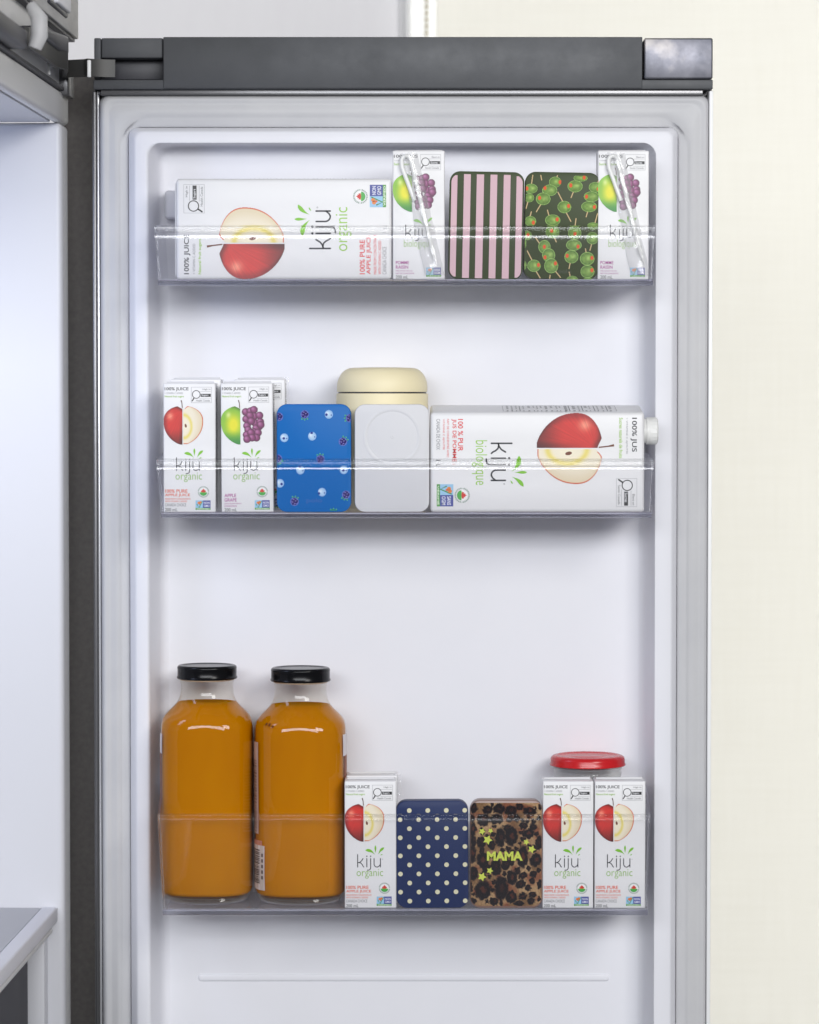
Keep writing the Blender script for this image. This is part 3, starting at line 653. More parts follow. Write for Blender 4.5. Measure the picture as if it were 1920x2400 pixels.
bin3, Z3 = make_bin('deep clear plastic door bin holding the two juice bottles', 368, 1526, 382, 1518, 1908, 1923, 2132, 2146, .016)

# ------------------------------------------------------------------ cartons
def carton_mesh(w, d, h, r, lift=0., bulge=.0008):
    """origin at the top-left corner of the front face, y backwards, z downwards negative; lift raises the back of the top"""
    bm = bmesh.new(); nx, nz, ny = 6, 10, 4
    bmesh.ops.create_cube(bm, size=1); bmesh.ops.subdivide_edges(bm, edges=list(bm.edges), cuts=3, use_grid_fill=True)
    for v_ in bm.verts:
        x, y, z = v_.co; X, Y, Z = (x + .5) * w, (y + .5) * d, (z - .5) * h
        bx_, bz_ = 1 - (2 * x) ** 2, 1 - (2 * z) ** 2; by_ = 1 - (2 * y) ** 2
        if y > .49: Y += bulge * bx_ * bz_
        if z > .49: Z += lift * (y + .5)
        v_.co = (X, Y, Z)
    ed = [e for e in bm.edges if len(e.link_faces) == 2 and e.link_faces[0].normal.dot(e.link_faces[1].normal) < .3]
    bm.normal_update(); ed = [e for e in bm.edges if e.calc_face_angle(0) > .9]
    bmesh.ops.bevel(bm, geom=ed, offset=r, segments=3, profile=.5, affect='EDGES', clamp_overlap=True)
    bmesh.ops.recalc_face_normals(bm, faces=bm.faces); me = bpy.data.meshes.new('carton'); bm.to_mesh(me); bm.free()
    me.materials.append(carton_white); me.shade_smooth(); me.set_sharp_from_angle(angle=R(35)); return me
def art_top(w, h):
    """carton side seen edge-on: a few columns of print with rules between them"""
    A = Art(); r = random.Random(11); u = w * .30
    A.frame(w * .28, h * .1, w * .9, h * .9, .8, (90, 90, 92))
    while u < w * .88:
        if r.random() < .22: A.rect(u, h * .12, u + 1.6, h * .88, (40, 40, 42)); u += r.uniform(5, 9); continue
        l = r.uniform(3, 7); n_ = r.randint(2, 4)
        for k in range(n_): A.rect(u, h * (.16 + .17 * k), u + l, h * (.22 + .17 * k), (90, 90, 92))
        A.rect(u, h * .80, u + l * .8, h * .88, (50, 50, 52)); u += l + r.uniform(4, 9)
    return A
SD = .034
ARTS = {}
def art_me(key):
    if key not in ARTS:
        if key[0] == 'S': ARTS[key] = art_small(key[1], key[2]).mesh('printed_front', print_ink)
        elif key[0] == 'L': ARTS[key] = art_large(key[1]).mesh('printed_front', print_ink)
        elif key[0] == 'F': ARTS[key] = art_facts(SD / S * .96, 300, key[1]).mesh('printed_side', print_ink)
        elif key[0] == 'T': ARTS[key] = art_top(key[1], key[2]).mesh('printed_side', print_ink)
    return ARTS[key]
BOXME = {}
JG = 'small juice boxes in the door bins'
def flap_mesh(w, d):
    bm = bmesh.new()
    hexa(bm, [(.002, d * .44, .0002), (w - .002, d * .44, .0002), (w - .002, d * .62, .0002), (.002, d * .62, .0002), (.0025, d * .50, .0016), (w - .0025, d * .50, .0019), (w - .0025, d * .56, .0019), (.0025, d * .56, .0016)])
    me = bpy.data.meshes.new('top_seam'); bmesh.ops.recalc_face_normals(bm, faces=bm.faces); bm.to_mesh(me); bm.free(); me.materials.append(carton_white); return me
def juice_box(label, px0, px1, py0, zfloor, Y, fruit, fr=False, rot=0., front=True):
    a, b = P(px0, py0, Y), P(px1, py0, Y); w, h = b.x - a.x, a.z - zfloor; k = (round(w, 3), round(h, 3))
    root = empty('juice_box', (a.x, Y, zfloor), label, 'juice box', JG); root.rotation_euler = (0, R(random.uniform(-.35, .35)), R(rot + random.uniform(-.5, .5)))
    if k not in BOXME: BOXME[k] = (carton_mesh(w, SD, h, .0012), flap_mesh(w, SD))
    c = link('carton', BOXME[k][0], None, root); c.location.z = h
    t = link('top_seam', BOXME[k][1], None, root); t.location.z = h
    p = link('printed_front', art_me(('S', fruit, fr)), None, root); p.location = (0, 0, h); p.scale = (w / S / 122, 1, h / S / 303)
    s = link('printed_side', art_me(('F', 3)), None, root); s.rotation_euler.z = R(90); s.location = (w, .0007, h - .001); s.scale = (1, 1, h / S / 303)
    return root, w, h
jb1 = juice_box('straw wrapped grape juice box between the sideways carton and the striped case', 921, 1043, 353, Z1 + .0003, 0, 'grape', True)
jb2 = juice_box('straw wrapped grape juice box at the bin end beside the olive patterned case', 1401, 1521, 353, Z1 + .0003, 0, 'grape', True)
juice_box('red apple juice box in the corner of its bin beside the green apple one', 383, 505, 898, Z2 + .0003, 0, 'apple', rot=.6)
juice_box('juice box with green apple and purple grapes, next to the blue case', 519, 641, 898, Z2 + .0003, 0, 'grape')
b3 = juice_box('juice box half hidden behind the green apple one, its wrapper edge showing', 551, 670, 889, Z2 + .0003, SD + .001, 'apple')
b4 = juice_box('juice box hidden behind the red apple one, only its top showing', 400, 520, 889, Z2 + .0003, SD + .001, 'apple')
juice_box('red apple juice box standing alone between a bottle and the polka dot case', 808, 930, 1831, Z3 + .0003, 0, 'apple')
b5 = juice_box('juice box behind the one beside the bottle, only its top showing', 813, 934, 1818, Z3 + .0003, SD + .001, 'apple')
juice_box('red apple juice box beside the leopard print case, below the red lid', 1272, 1392.5, 1831, Z3 + .0003, 0, 'apple')
juice_box('red apple juice box at the deep bin end, farther from the leopard case', 1394, 1514.5, 1831, Z3 + .0003, 0, 'apple')
def lin_path(p, q, n): return [tuple(np.array(p) * (1 - t) + np.array(q) * t) for t in np.linspace(0, 1, n)]
# folded straws in clear film on the two straw boxes
def straw_for(jb, dx, seed):
    root, w, h = jb; r = random.Random(seed); rad = .0020
    U = lambda u, v, y=-.0036: (u * S, y, h - v * S)
    st = empty('straw', root.matrix_basis @ Vector((0, 0, 0)), None, None); bpy.data.objects.remove(st)
    bm = bmesh.new()
    long_ = [U(102 + dx * 2, 262), U(94 + dx * 2, 236), U(60 + dx, 95), U(44 + dx, 30)]
    pts = [U(104 + dx * 2, 268)] + lin_path(long_[1], long_[3], 6) + [U(a, b_) for a, b_ in arc(32 + dx, 26, 11, 13, 10, -190, 10)] + lin_path(U(22 + dx, 40), U(51 + dx, 117), 4)
    tube(bm, pts, [.0004] + [rad] * (len(pts) - 1), 10); o = bmobj('straw', bm, straw_white, root, 50)
    # film: crinkled clear sheet welded round the straw
    nu, nv = 8, 26; vv, ff = [], []
    for j in range(nv + 1):
        t = j / nv; c0, c1 = 18 + 56 * t + dx, 58 + 62 * t + dx; v_ = 6 + 284 * t
        for i in range(nu + 1):
            q = i / nu; bump_ = math.sin(math.pi * q) ** .5
            uu = c0 + (c1 - c0) * q + r.uniform(-1.2, 1.2); uu = max(1, min(uu, w / S - 1))
            vv.append(U(uu, v_ + r.uniform(-2, 2), -.0008 - .0055 * bump_ + r.uniform(-.0008, .0006)))
    for j in range(nv):
        for i in range(nu): k = j * (nu + 1) + i; ff.append((k, k + nu + 1, k + nu + 2, k + 1))
    newobj('wrapper', vv, ff, film, root, 179)
straw_for(jb1, 0, 1); straw_for(jb2, 3, 4)
# crinkled film corners on the hidden packs
def crinkle(root_w_h, u0, u1, v0, v1, seed, Y=.004):
    root, w, h = root_w_h; r = random.Random(seed); n = 5; vv, ff = [], []
    for j in range(n + 1):
        for i in range(n + 1): vv.append(((u0 + (u1 - u0) * i / n) * S, Y + r.uniform(-.002, .002), h - (v0 + (v1 - v0) * j / n) * S + r.uniform(-.001, .001)))
    for j in range(n):
        for i in range(n): k = j * (n + 1) + i; ff.append((k, k + n + 1, k + n + 2, k + 1))
    newobj('wrapper', vv, ff, film, root, 179)
crinkle(b3, 116, 130, -4, 60, 2); crinkle(b5, 112, 130, -2, 50, 3)

# ------------------------------------------------------------------ large cartons lying on their sides
def big_carton(label, px0, px1, py0, zfloor, fr, lift, cap):
    a, b = P(px0, py0, 0), P(px1, py0, 0); H_, W_ = b.x - a.x, a.z - zfloor; D_ = .058
    root = empty('juice_carton', (a.x, 0, zfloor), label, 'juice carton', 'large juice cartons lying sideways in the bins')
    me = carton_mesh(H_, D_, W_, .0032, lift, .0015); c = link('carton', me, None, root); c.location.z = W_
    p = link('printed_front', art_me(('L', fr)), None, root)
    ku, kv = W_ / S / 234, H_ / S / 505
    if not fr: p.matrix_basis = Matrix(((0, 0, -kv, 0), (0, 1, 0, 0), (ku, 0, 0, 0), (0, 0, 0, 1)))       # reads upwards: u -> +z, v -> +x
    else: p.matrix_basis = Matrix(((0, 0, kv, H_), (0, 1, 0, 0), (-ku, 0, 0, W_), (0, 0, 0, 1)))            # reads downwards
    tw, th = H_ / S * .86, D_ / S * .9
    s = link('printed_side', art_me(('T', tw, th)), None, root); s.rotation_euler.x = R(-90) + math.atan2(lift, D_); s.location = (H_ * .1, D_ * .93, W_ + lift * .93 + .0001)
    if cap:
        zc = P(px1, 1010, .028).z - zfloor
        bm = bmesh.new(); n = 44
        def cring(x, r_, rib): return [bm.verts.new((H_ + x, .028 + (r_ + (rib if i % 2 else 0)) * math.cos(2 * math.pi * i / n), zc + (r_ + (rib if i % 2 else 0)) * math.sin(2 * math.pi * i / n))) for i in range(n)]
        rs = [cring(.0002, .0115, 0), cring(.0035, .0118, 0), cring(.0037, .0130, 0), cring(.0055, .0130, 0), cring(.0057, .0125, .0), cring(.0064, .0126, .0005), cring(.0132, .0124, .0005), cring(.0144, .0112, 0)]
        for p_, q_ in zip(rs, rs[1:]):
            for i in range(n): bm.faces.new((p_[i], p_[(i + 1) % n], q_[(i + 1) % n], q_[i]))
        bm.faces.new(rs[-1]); bmobj('screw_cap', bm, cap_white, root, 35)
    else:
        bm = bmesh.new(); hexa(bm, boxpts(-.0016, -.0002, .006, D_ - .006, .004, W_ - .004)); bevel_all(bm, .0006, 2); bmobj('end_seam', bm, carton_white, root)
    return root
big_carton('large white apple juice carton lying sideways, its lettering reading upwards', 413, 918, 419, Z1 + .0003, False, .0028, False)
big_carton('large white apple juice carton lying sideways with a white screw cap', 1009, 1511, 967, Z2 + .0003, True, .0072, True)

# ------------------------------------------------------------------ slim rounded cases
def slim_case(label, px0, px1, py0, zfloor, body, art, art_m, Y=0., roll=0., thick=.017, lean=0.):
    a, b = P(px0, py0, Y), P(px1, py0, Y); w, h = b.x - a.x, a.z - zfloor
    root = empty('slim_case', ((a.x + b.x) / 2, Y, zfloor), label, 'case', 'slim rounded cases standing in the bins'); root.rotation_euler = (R(-lean), R(roll), 0)
    prof = [(.0013, 0), (.0004, .0004), (0, .0014), (0, thick - .0014), (.0006, thick)]
    rings = [[(x, y, z) for x, z in rrect(-w / 2 + i, w / 2 - i, i, h - i, .0098 - i, 10)] for i, y in prof]
    v, f = loft(rings, True, True); newobj('case_body', v, f, body, root, 35)
    if art:
        o = link('printed_front', art.mesh('printed_front', art_m), None, root); o.location = (-w / 2, 0, h)
    return root, w, h
def inside(u, v, w, h, i, r):
    du = np.maximum(np.abs(u - w / 2) - (w / 2 - i - r), 0); dv = np.maximum(np.abs(v - h / 2) - (h / 2 - i - r), 0); return (np.hypot(du, dv) < r) & (np.abs(u - w / 2) < w / 2 - i) & (np.abs(v - h / 2) < h / 2 - i)
def emboss(root, w, h, u0, u1, v0, v1, m, s='polo'):
    A = Art(); A.text(s, u0, v0, u1, v1, (0, 0, 0), 2); me = A.mesh('embossed_lettering', m)
    o = link('embossed_lettering', me, None, root); o.location = (-w / 2, 0, h)
green_case = mat('dark_green_case', lin(66, 76, 50), .45, spec=.22)
cw, ch = 175, 252
A = Art(); pk = (216, 182, 190)
for u0, u1 in ((4, 18), (33, 49), (63, 80), (95, 111), (126, 142), (156, 170.5)):
    vs = np.linspace(7, ch - 3, 90)
    if u0 < 10 or u1 > 165:
        rr_ = 19; lft = u0 < 10; e = u0 if lft else u1; pts = []
        for v_ in vs:
            dv = max(0, 7 + rr_ - v_, v_ - (ch - 3 - rr_)); ins = rr_ - math.sqrt(max(0, rr_ ** 2 - dv ** 2)); pts.append((e + ins if lft else e - ins, v_))
        ot = u1 if lft else u0; pts = [p for p in pts if (p[0] < ot if lft else p[0] > ot)]
        A.poly(pts + [(ot, pts[-1][1]), (ot, pts[0][1])], pk)
    else: A.rect(u0, 7, u1, ch - 3, pk)
rt = slim_case('slim rounded case with pink and dark green vertical stripes', 1050, 1225, 402, Z1 + .0004, green_case, A, print_matte, roll=1.1)
OL = [(180, 410, 115, 85, 105, 410), (150, 575, 85, 80, 0, 0), (612, 285, 110, 95, 697, 285), (515, 435, 135, 100, 428, 395), (400, 590, 130, 110, 335, 575), (1065, 205, 125, 62, 1130, 195), (970, 355, 135, 105, 893, 340),
      (1330, 365, 112, 92, 1388, 395), (1270, 535, 138, 92, 1180, 535), (1230, 715, 140, 95, 1325, 720), (785, 730, 122, 108, 860, 710), (180, 995, 100, 90, 232, 1020), (130, 1250, 75, 85, 140, 1245), (580, 970, 135, 100, 660, 955), (580, 1180, 122, 112, 565, 1160),
      (980, 1190, 118, 125, 985, 1205), (970, 1410, 138, 98, 1045, 1435), (930, 1620, 125, 118, 853, 1605), (440, 1450, 108, 118, 440, 1450), (520, 1600, 115, 122, 455, 1640), (570, 1790, 125, 132, 645, 1745), (260, 1795, 120, 108, 340, 1780), (75, 1400, 42, 82, 0, 0), (75, 1790, 50, 78, 0, 0),
      (1310, 1060, 105, 62, 0, 0), (1300, 1280, 105, 108, 0, 0), (1215, 1650, 130, 118, 1300, 1635), (1225, 1880, 125, 115, 1305, 1855), (955, 2040, 105, 75, 0, 0), (1240, 2050, 100, 60, 0, 0)]
SK = [(205, 165, 185, 330), (345, 150, 368, 260), (650, 155, 640, 200), (125, 650, 95, 775), (365, 680, 280, 830), (660, 460, 755, 635), (815, 820, 910, 990), (940, 455, 900, 565), (1390, 240, 1375, 290), (1205, 800, 1180, 905), (195, 820, 170, 910), (480, 785, 515, 905), (1000, 925, 985, 1060), (1385, 830, 1340, 1010),
      (610, 1270, 655, 1365), (275, 1285, 350, 1390), (130, 1525, 225, 1700), (295, 1885, 380, 2020), (630, 1865, 745, 2000), (910, 1735, 890, 1840), (895, 1890, 915, 1975), (1290, 1385, 1260, 1505), (1180, 1465, 1195, 1555), (555, 1955, 545, 2025)]
K = 7.7; ou, ov = 72, 105
def olive_fn(U, V):
    c = np.zeros(U.shape + (3,)); msk = np.zeros(U.shape, bool)
    X, Y = U * K + ou, V * K + ov; X = X + (252 - V) * -.07 * 0
    for x0, y0, x1, y1 in SK:
        d = np.array((x1 - x0, y1 - y0)); l = np.hypot(*d); d = d / l; t = (X - x0) * d[0] + (Y - y0) * d[1]; q = np.abs((X - x0) * -d[1] + (Y - y0) * d[0])
        i = (t > 0) & (t < l) & (q < 10); c[i] = (214, 192, 146); c[i & (q > 6)] = (170, 140, 96); msk |= i
    for k, (x, y, rx, ry, qx, qy) in enumerate(OL):
        d = np.hypot((X - x) / rx, (Y - y) / ry); i = d < 1
        cc = mixc((122, 154, 76), (80, 114, 54), np.clip(d, 0, 1) ** 3)
        hl = np.exp(-(((X - x) / rx - .25) ** 2 + ((Y - y) / ry + .1) ** 2) / .12); cc = cc + (np.array((170, 200, 112)) - cc) * (hl * .7)[..., None]
        cc = cc * (.9 + .2 * vnoise(X, Y, 34, 9 + k))[..., None]; cc = np.where((d > .93)[..., None], np.array((160, 196, 110)), cc)
        if qx:
            p = np.hypot((X - qx) / 30, (Y - qy) / 40); cc = np.where((p < 1.35)[..., None], np.array((116, 160, 66)), cc); cc = np.where((p < .95)[..., None], np.array((222, 92, 54)), cc)
        c[i] = cc[i]; msk |= i
    return c, msk & inside(U, V, 174, 252, 2.2, 20) & (V > 7.5)
A = Art(); A.paint(olive_fn, 2, 6, 172, 250, .72)
rt = slim_case('slim dark green case printed with green olives on picks', 1227, 1402, 403.5, Z1 + .0004, green_case, A, print_matte, roll=1.1)
emboss(*rt, 82, 112, 226, 239, mat('olive_emboss', lin(60, 69, 46), .5))
# blue berry case
blue_case = mat('bright_blue_case', lin(6, 104, 182), .45, spec=.22)
K2 = 7.435
BB = [(975, 305, 1), (198, 712, 0), (685, 685, 2), (478, 1275, 2), (1235, 1270, 0), (122, 1505, 3), (855, 1660, 4)]
BK = [(555, 305, 90), (105, 345, None), (1340, 370, 180), (1220, 780, -55), (828, 1085, -95), (85, 1075, 60), (375, 1825, -80), (1275, 1705, 110), (1055, 2040, -90)]
def berry_fn(U, V):
    X, Y = U * K2 + 65, V * K2 + 125; c = np.zeros(U.shape + (3,)); msk = np.zeros(U.shape, bool)
    for k, (x, y, t) in enumerate(BB):
        d = np.hypot((X - x) / 72, (Y - y) / 76); i = d < 1; cc = mixc((176, 206, 234), (128, 172, 222), d ** 3)
        hl = np.exp(-(((X - x) + 28) ** 2 + ((Y - y) + 20) ** 2) / 900.); cc = cc + (np.array((226, 238, 250)) - cc) * hl[..., None] * .8
        sx, sy = ((-8, 10), (-42, 5), (-10, -58), (28, 14), (-56, 22))[t]; p = np.hypot((X - x - sx) / 22, (Y - y - sy) / 22); cc = np.where((p < 1)[..., None], np.array((40, 52, 138)), cc)
        p = np.hypot((X - x - 42) / 10, (Y - y - 12) / 12); cc = np.where((p < 1)[..., None], np.array((46, 64, 150)), cc); c[i] = cc[i]; msk |= i
    for k, (x, y, an) in enumerate(BK):
        if an is not None:
            a0 = R(an)
            for da in (-.55, 0, .55):
                for l in (58, 78, 96):
                    lx, ly = x + math.cos(a0 + da) * l, y + math.sin(a0 + da) * l; i = np.hypot(X - lx, Y - ly) < (17 if l < 90 else 10); c[i] = ((44, 140, 96), (96, 190, 140))[(l > 80)]; msk |= i
        if y > 2000: continue
        i = np.hypot((X - x) / 74, (Y - y) / 74) < 1; c[i] = (96, 112, 190); msk |= i
        for q in range(16):
            rr_ = 50 * math.sqrt((q + .5) / 16) * 1.05; aa = q * 2.4; bx_, by_ = x + rr_ * math.cos(aa), y + rr_ * math.sin(aa); i = np.hypot(X - bx_, Y - by_) < 17; c[i] = (34, 22, 92) if q % 3 else (50, 34, 118); msk |= i
        for q in range(4):
            i = np.hypot(X - x - (18, -30, 6, -14)[q], Y - y - (-14, 6, 34, -38)[q]) < 9; c[i] = (150, 140, 206); msk |= i
    return c, msk & inside(U, V, 175, 252, 2.2, 21)
A = Art(); A.paint(berry_fn, 2, 2, 173, 250, .62)
rt = slim_case('bright blue slim case printed with blueberries and blackberries', 648.5, 823, 947, Z2 + .0004, blue_case, A, print_matte)
emboss(*rt, 70, 106, 220, 234, mat('blue_emboss', lin(0, 94, 178), .4))
white_case = mat('white_case', (.70, .70, .72), .45, spec=.22)
rt, w_, h_ = slim_case('plain white slim case with a faint round ring, in front of the cream jar', 831.5, 1006.5, 947.5, Z2 + .0004, white_case, None, None)
bm = bmesh.new(); n = 72
cu, cv = -w_ / 2 + 88 * S, h_ - 76 * S
for r0, r1 in ((.0240, .0270), (.0006, .0016)):
    rg = [[bm.verts.new((cu + rr_ * math.cos(2 * math.pi * i / n), y, cv + rr_ * math.sin(2 * math.pi * i / n))) for i in range(n)] for rr_, y in ((r0 - .0005, .0001), (r0, -.00022), (r1, -.00022), (r1 + .0005, .0001))]
    for a_, b__ in zip(rg, rg[1:]):
        for i in range(n): bm.faces.new((a_[i], a_[(i + 1) % n], b__[(i + 1) % n], b__[i]))
bmobj('raised_ring', bm, white_case, rt, 60)
# navy dots
navy_case = mat('navy_case', lin(36, 50, 92), .45, spec=.22)
A = Art()
for k in range(11):
    for i in range(4):
        u = (31 if k % 2 == 0 else 9.3) + 43.5 * i; v_ = 22.6 + 21.4 * k
        if u < 167: A.disc(u, v_, 5.5, (222, 218, 186), 1, 22)
rt = slim_case('navy blue slim case with cream polka dots', 930, 1099, 1877, Z3 + .0004, navy_case, A, print_gloss, roll=-.35)
emboss(*rt, 68, 100, 218, 230, mat('navy_emboss', lin(26, 38, 80), .3))
# leopard
LS = [(160, 250, 75, 85, 0), (420, 285, 95, 72, 0), (620, 275, 95, 85, 0), (830, 300, 105, 95, 0), (1000, 235, 75, 60, 0), (1180, 310, 115, 75, 1), (340, 470, 105, 115, 1), (560, 460, 125, 82, 0), (935, 440, 62, 72, 0), (150, 640, 55, 120, 1), (150, 840, 50, 110, 0), (300, 880, 85, 100, 0), (490, 930, 62, 100, 0), (640, 800, 82, 160, 0), (840, 770, 115, 160, 1),
      (1150, 725, 98, 84, 1), (1345, 890, 60, 125, 0), (1040, 1150, 98, 190, 1), (330, 1210, 108, 130, 1), (1290, 1200, 98, 116, 1), (130, 1090, 78, 150, 1), (560, 1330, 92, 150, 0), (740, 1280, 82, 95, 0), (850, 1245, 48, 72, 0), (155, 1455, 85, 112, 0), (400, 1360, 75, 85, 0), (850, 1520, 92, 125, 1), (1050, 1490, 72, 66, 1), (1010, 1640, 85, 80, 0), (1235, 1460, 74, 60, 0), (1220, 1585, 52, 60, 0),
      (1150, 1710, 52, 52, 0), (330, 1750, 145, 165, 1), (660, 1720, 112, 210, 0), (840, 1870, 92, 105, 1), (1040, 1860, 74, 70, 1), (1230, 1830, 74, 52, 0), (1205, 1950, 60, 60, 0), (530, 1960, 74, 72, 0), (980, 1995, 84, 44, 0), (110, 1950, 90, 64, 0), (100, 1690, 40, 90, 0), (760, 620, 70, 60, 0), (1230, 600, 70, 70, 0), (1060, 580, 70, 60, 0), (1360, 1640, 45, 80, 0)]
_r = random.Random(12)
while len(LS) < 92:
    x_, y_ = _r.uniform(110, 1370), _r.uniform(190, 2010); q_ = _r.uniform(30, 52)
    if all(math.hypot((x_ - a) / (c + q_ + 14), (y_ - b) / (d + q_ + 14)) > .93 for a, b, c, d, e in LS): LS.append((x_, y_, q_, q_ * _r.uniform(.9, 1.4), 0))
    elif _r.random() < .004: break
def leo_fn(U, V):
    X, Y = U * 7.7 + 95, V * 7.7 + 110
    X = X + (vnoise(U, V, 5, 21) - .5) * 40 + (vnoise(U, V, 1.8, 22) - .5) * 18; Y = Y + (vnoise(U, V, 5, 23) - .5) * 44 + (vnoise(U, V, 1.8, 24) - .5) * 18
    base = mixc((120, 90, 62), (172, 140, 103), smooth(vnoise(U, V, 26, 30), .25, .8)); base = mixc((0, 0, 0), (1, 1, 1), np.ones_like(U)) * base
    base = base + (np.array((118, 62, 44)) - base) * (smooth(vnoise(U + 40, V, 18, 31), .5, .9) * .7)[..., None]
    base = base * (.82 + .36 * vnoise(U * 3.2, V, 2.6, 33))[..., None]; dk = np.zeros(U.shape); br = np.zeros(U.shape)
    for x, y, rx, ry, q in LS:
        d = np.hypot((X - x) / rx, (Y - y) / ry) / 1.12; dk = np.maximum(dk, 1 - smooth(d, .80, 1.10))
        br = np.maximum(br, (1 - smooth(np.hypot((X - x - 10) / (rx * .45), (Y - y + 8) / (ry * .45)), .4, 1.2)) * (1.0 if q else .45))
    c = base + (np.array((26, 20, 24)) - base) * (dk * .97)[..., None]; c = c + (np.array((92, 48, 36)) - c) * (br * .75)[..., None]
    return c, inside(U, V, 170, 252, 1.6, 21) & (V > 7)
A = Art(); A.paint(leo_fn, 1, 6, 169, 250.5, .75)
yl = (208, 220, 92)
for x, y, r_ in ((310, 675, 66), (463, 663, 50), (410, 828, 90), (1110, 870, 58), (1210, 1000, 76), (450, 1390, 64), (310, 1500, 84)):
    u, v_ = (x - 92) / 7.7, (y - 104) / 7.7; pts = []
    for q in range(10): rr_ = (r_ if q % 2 == 0 else r_ * .52) / 7.7; an = R(90 + 12 * ((x * 7) % 5 - 2) / 2 + 36 * q); pts.append((u + rr_ * math.cos(an), v_ + rr_ * math.sin(an)))
    A.poly(pts, yl, 3)
A.text('MAMA', (398 - 92) / 7.7, (1038 - 104) / 7.7, (1046 - 92) / 7.7, (1208 - 104) / 7.7, yl, 3, .045)
slim_case('leopard print slim case with yellow stars and lettering', 1102, 1272, 1875, Z3 + .0004, mat('brown_case', lin(134, 106, 96), .3), A, print_gloss, roll=0)

# ------------------------------------------------------------------ cream thermos jar behind the cases
c = P(896, 1000, .066); z0 = P(896, 861, .066).z - Z2; zs_ = P(896, 924, .066 - .04).z - Z2; rb = (P(1004, 1000, .066).x - P(789, 1000, .066).x) / 2; rl = rb * .985
jar = empty('food_jar', (c.x, .066, Z2), 'cream insulated food jar with domed lid behind the blue and white cases', 'food jar')
zs2 = P(896, 920, .066).z - Z2
body = [(.0005, .0004), (rb * .9, .0004), (rb * .97, .003), (rb, .010), (rb, zs2 - .003), (rb * .995, zs2 - .0012), (rb * .97, zs2 - .0008)]
v, f = loft(lathe(body, 72), True, True); newobj('jar_body', v, f, cream_coat, jar, 50)
hl_ = z0 - zs2
lidp = [(rl * .95, zs2 + .0004), (rl * .995, zs2 + .0006), (rl, zs2 + .0020), (rl * 1.0, zs2 + hl_ * .22)] + [(rl * (1 - .34 * (1 - math.cos(R(a)))) if a < 91 else 0, zs2 + hl_ * (.22 + .76 * math.sin(R(a)))) for a in range(10, 91, 10)] + [(rl * .40, z0 - .0001), (rl * .1, z0)]
v, f = loft(lathe(lidp, 72), True, True); newobj('jar_lid', v, f, cream_coat, jar, 50)
v, f = loft(lathe([(rb * .955, zs2 - .001), (rb * .955, zs2 + .001)], 64), True, True); newobj('lid_seam', v, f, dark_housing, jar, 50)

# ------------------------------------------------------------------ glass jar with red lid behind the juice boxes
JY = .0702; c = P(1377.5, 1780, JY); jr = (P(1466, 1780, JY).x - P(1289, 1780, JY).x) / 2
gj = empty('glass_jar', (c.x, JY, Z3), 'glass jar with a glossy red lid behind two juice boxes', 'jar')
zt = P(1377, 1769, JY).z - Z3; zb_ = P(1377, 1804, JY - jr).z - Z3
lp = [(jr * .93, zb_ + .0002), (jr, zb_ + .0006), (jr * 1.005, zb_ + .0016), (jr * .985, zb_ + .0030), (jr * .985, zt - .0045), (jr * .97, zt - .002), (jr * .92, zt - .0006), (jr * .86, zt), (jr * .80, zt - .0002), (jr * .76, zt - .0010), (jr * .45, zt - .0012), (jr * .42, zt - .0008), (jr * .02, zt - .0008)]
v, f = loft(lathe(lp, 72), True, True); newobj('jar_lid', v, f, red_lid, gj, 50)
gp = [(jr * .6, .0004), (jr * .85, .0008), (jr * .93, .004), (jr * .93, zb_ - .016), (jr * .91, zb_ - .012), (jr * .88, zb_ - .010), (jr * .90, zb_ - .008), (jr * .90, zb_ - .0055), (jr * .87, zb_ - .0045), (jr * .91, zb_ - .003), (jr * .91, zb_ - .001)]
v, f = loft(lathe(gp, 72), True, True); newobj('jar_glass', v, f, thin_clear('jar_glass', (.94, .95, .93), .03, .12), gj, 50)
v, f = loft(lathe([(r_ * .93, z) for r_, z in gp[:3]] + [(jr * .86, zb_ - .036)], 48), True, True); newobj('jar_contents', v, f, mat('dark_olive_preserve', (.05, .055, .04), .5), gj, 50)

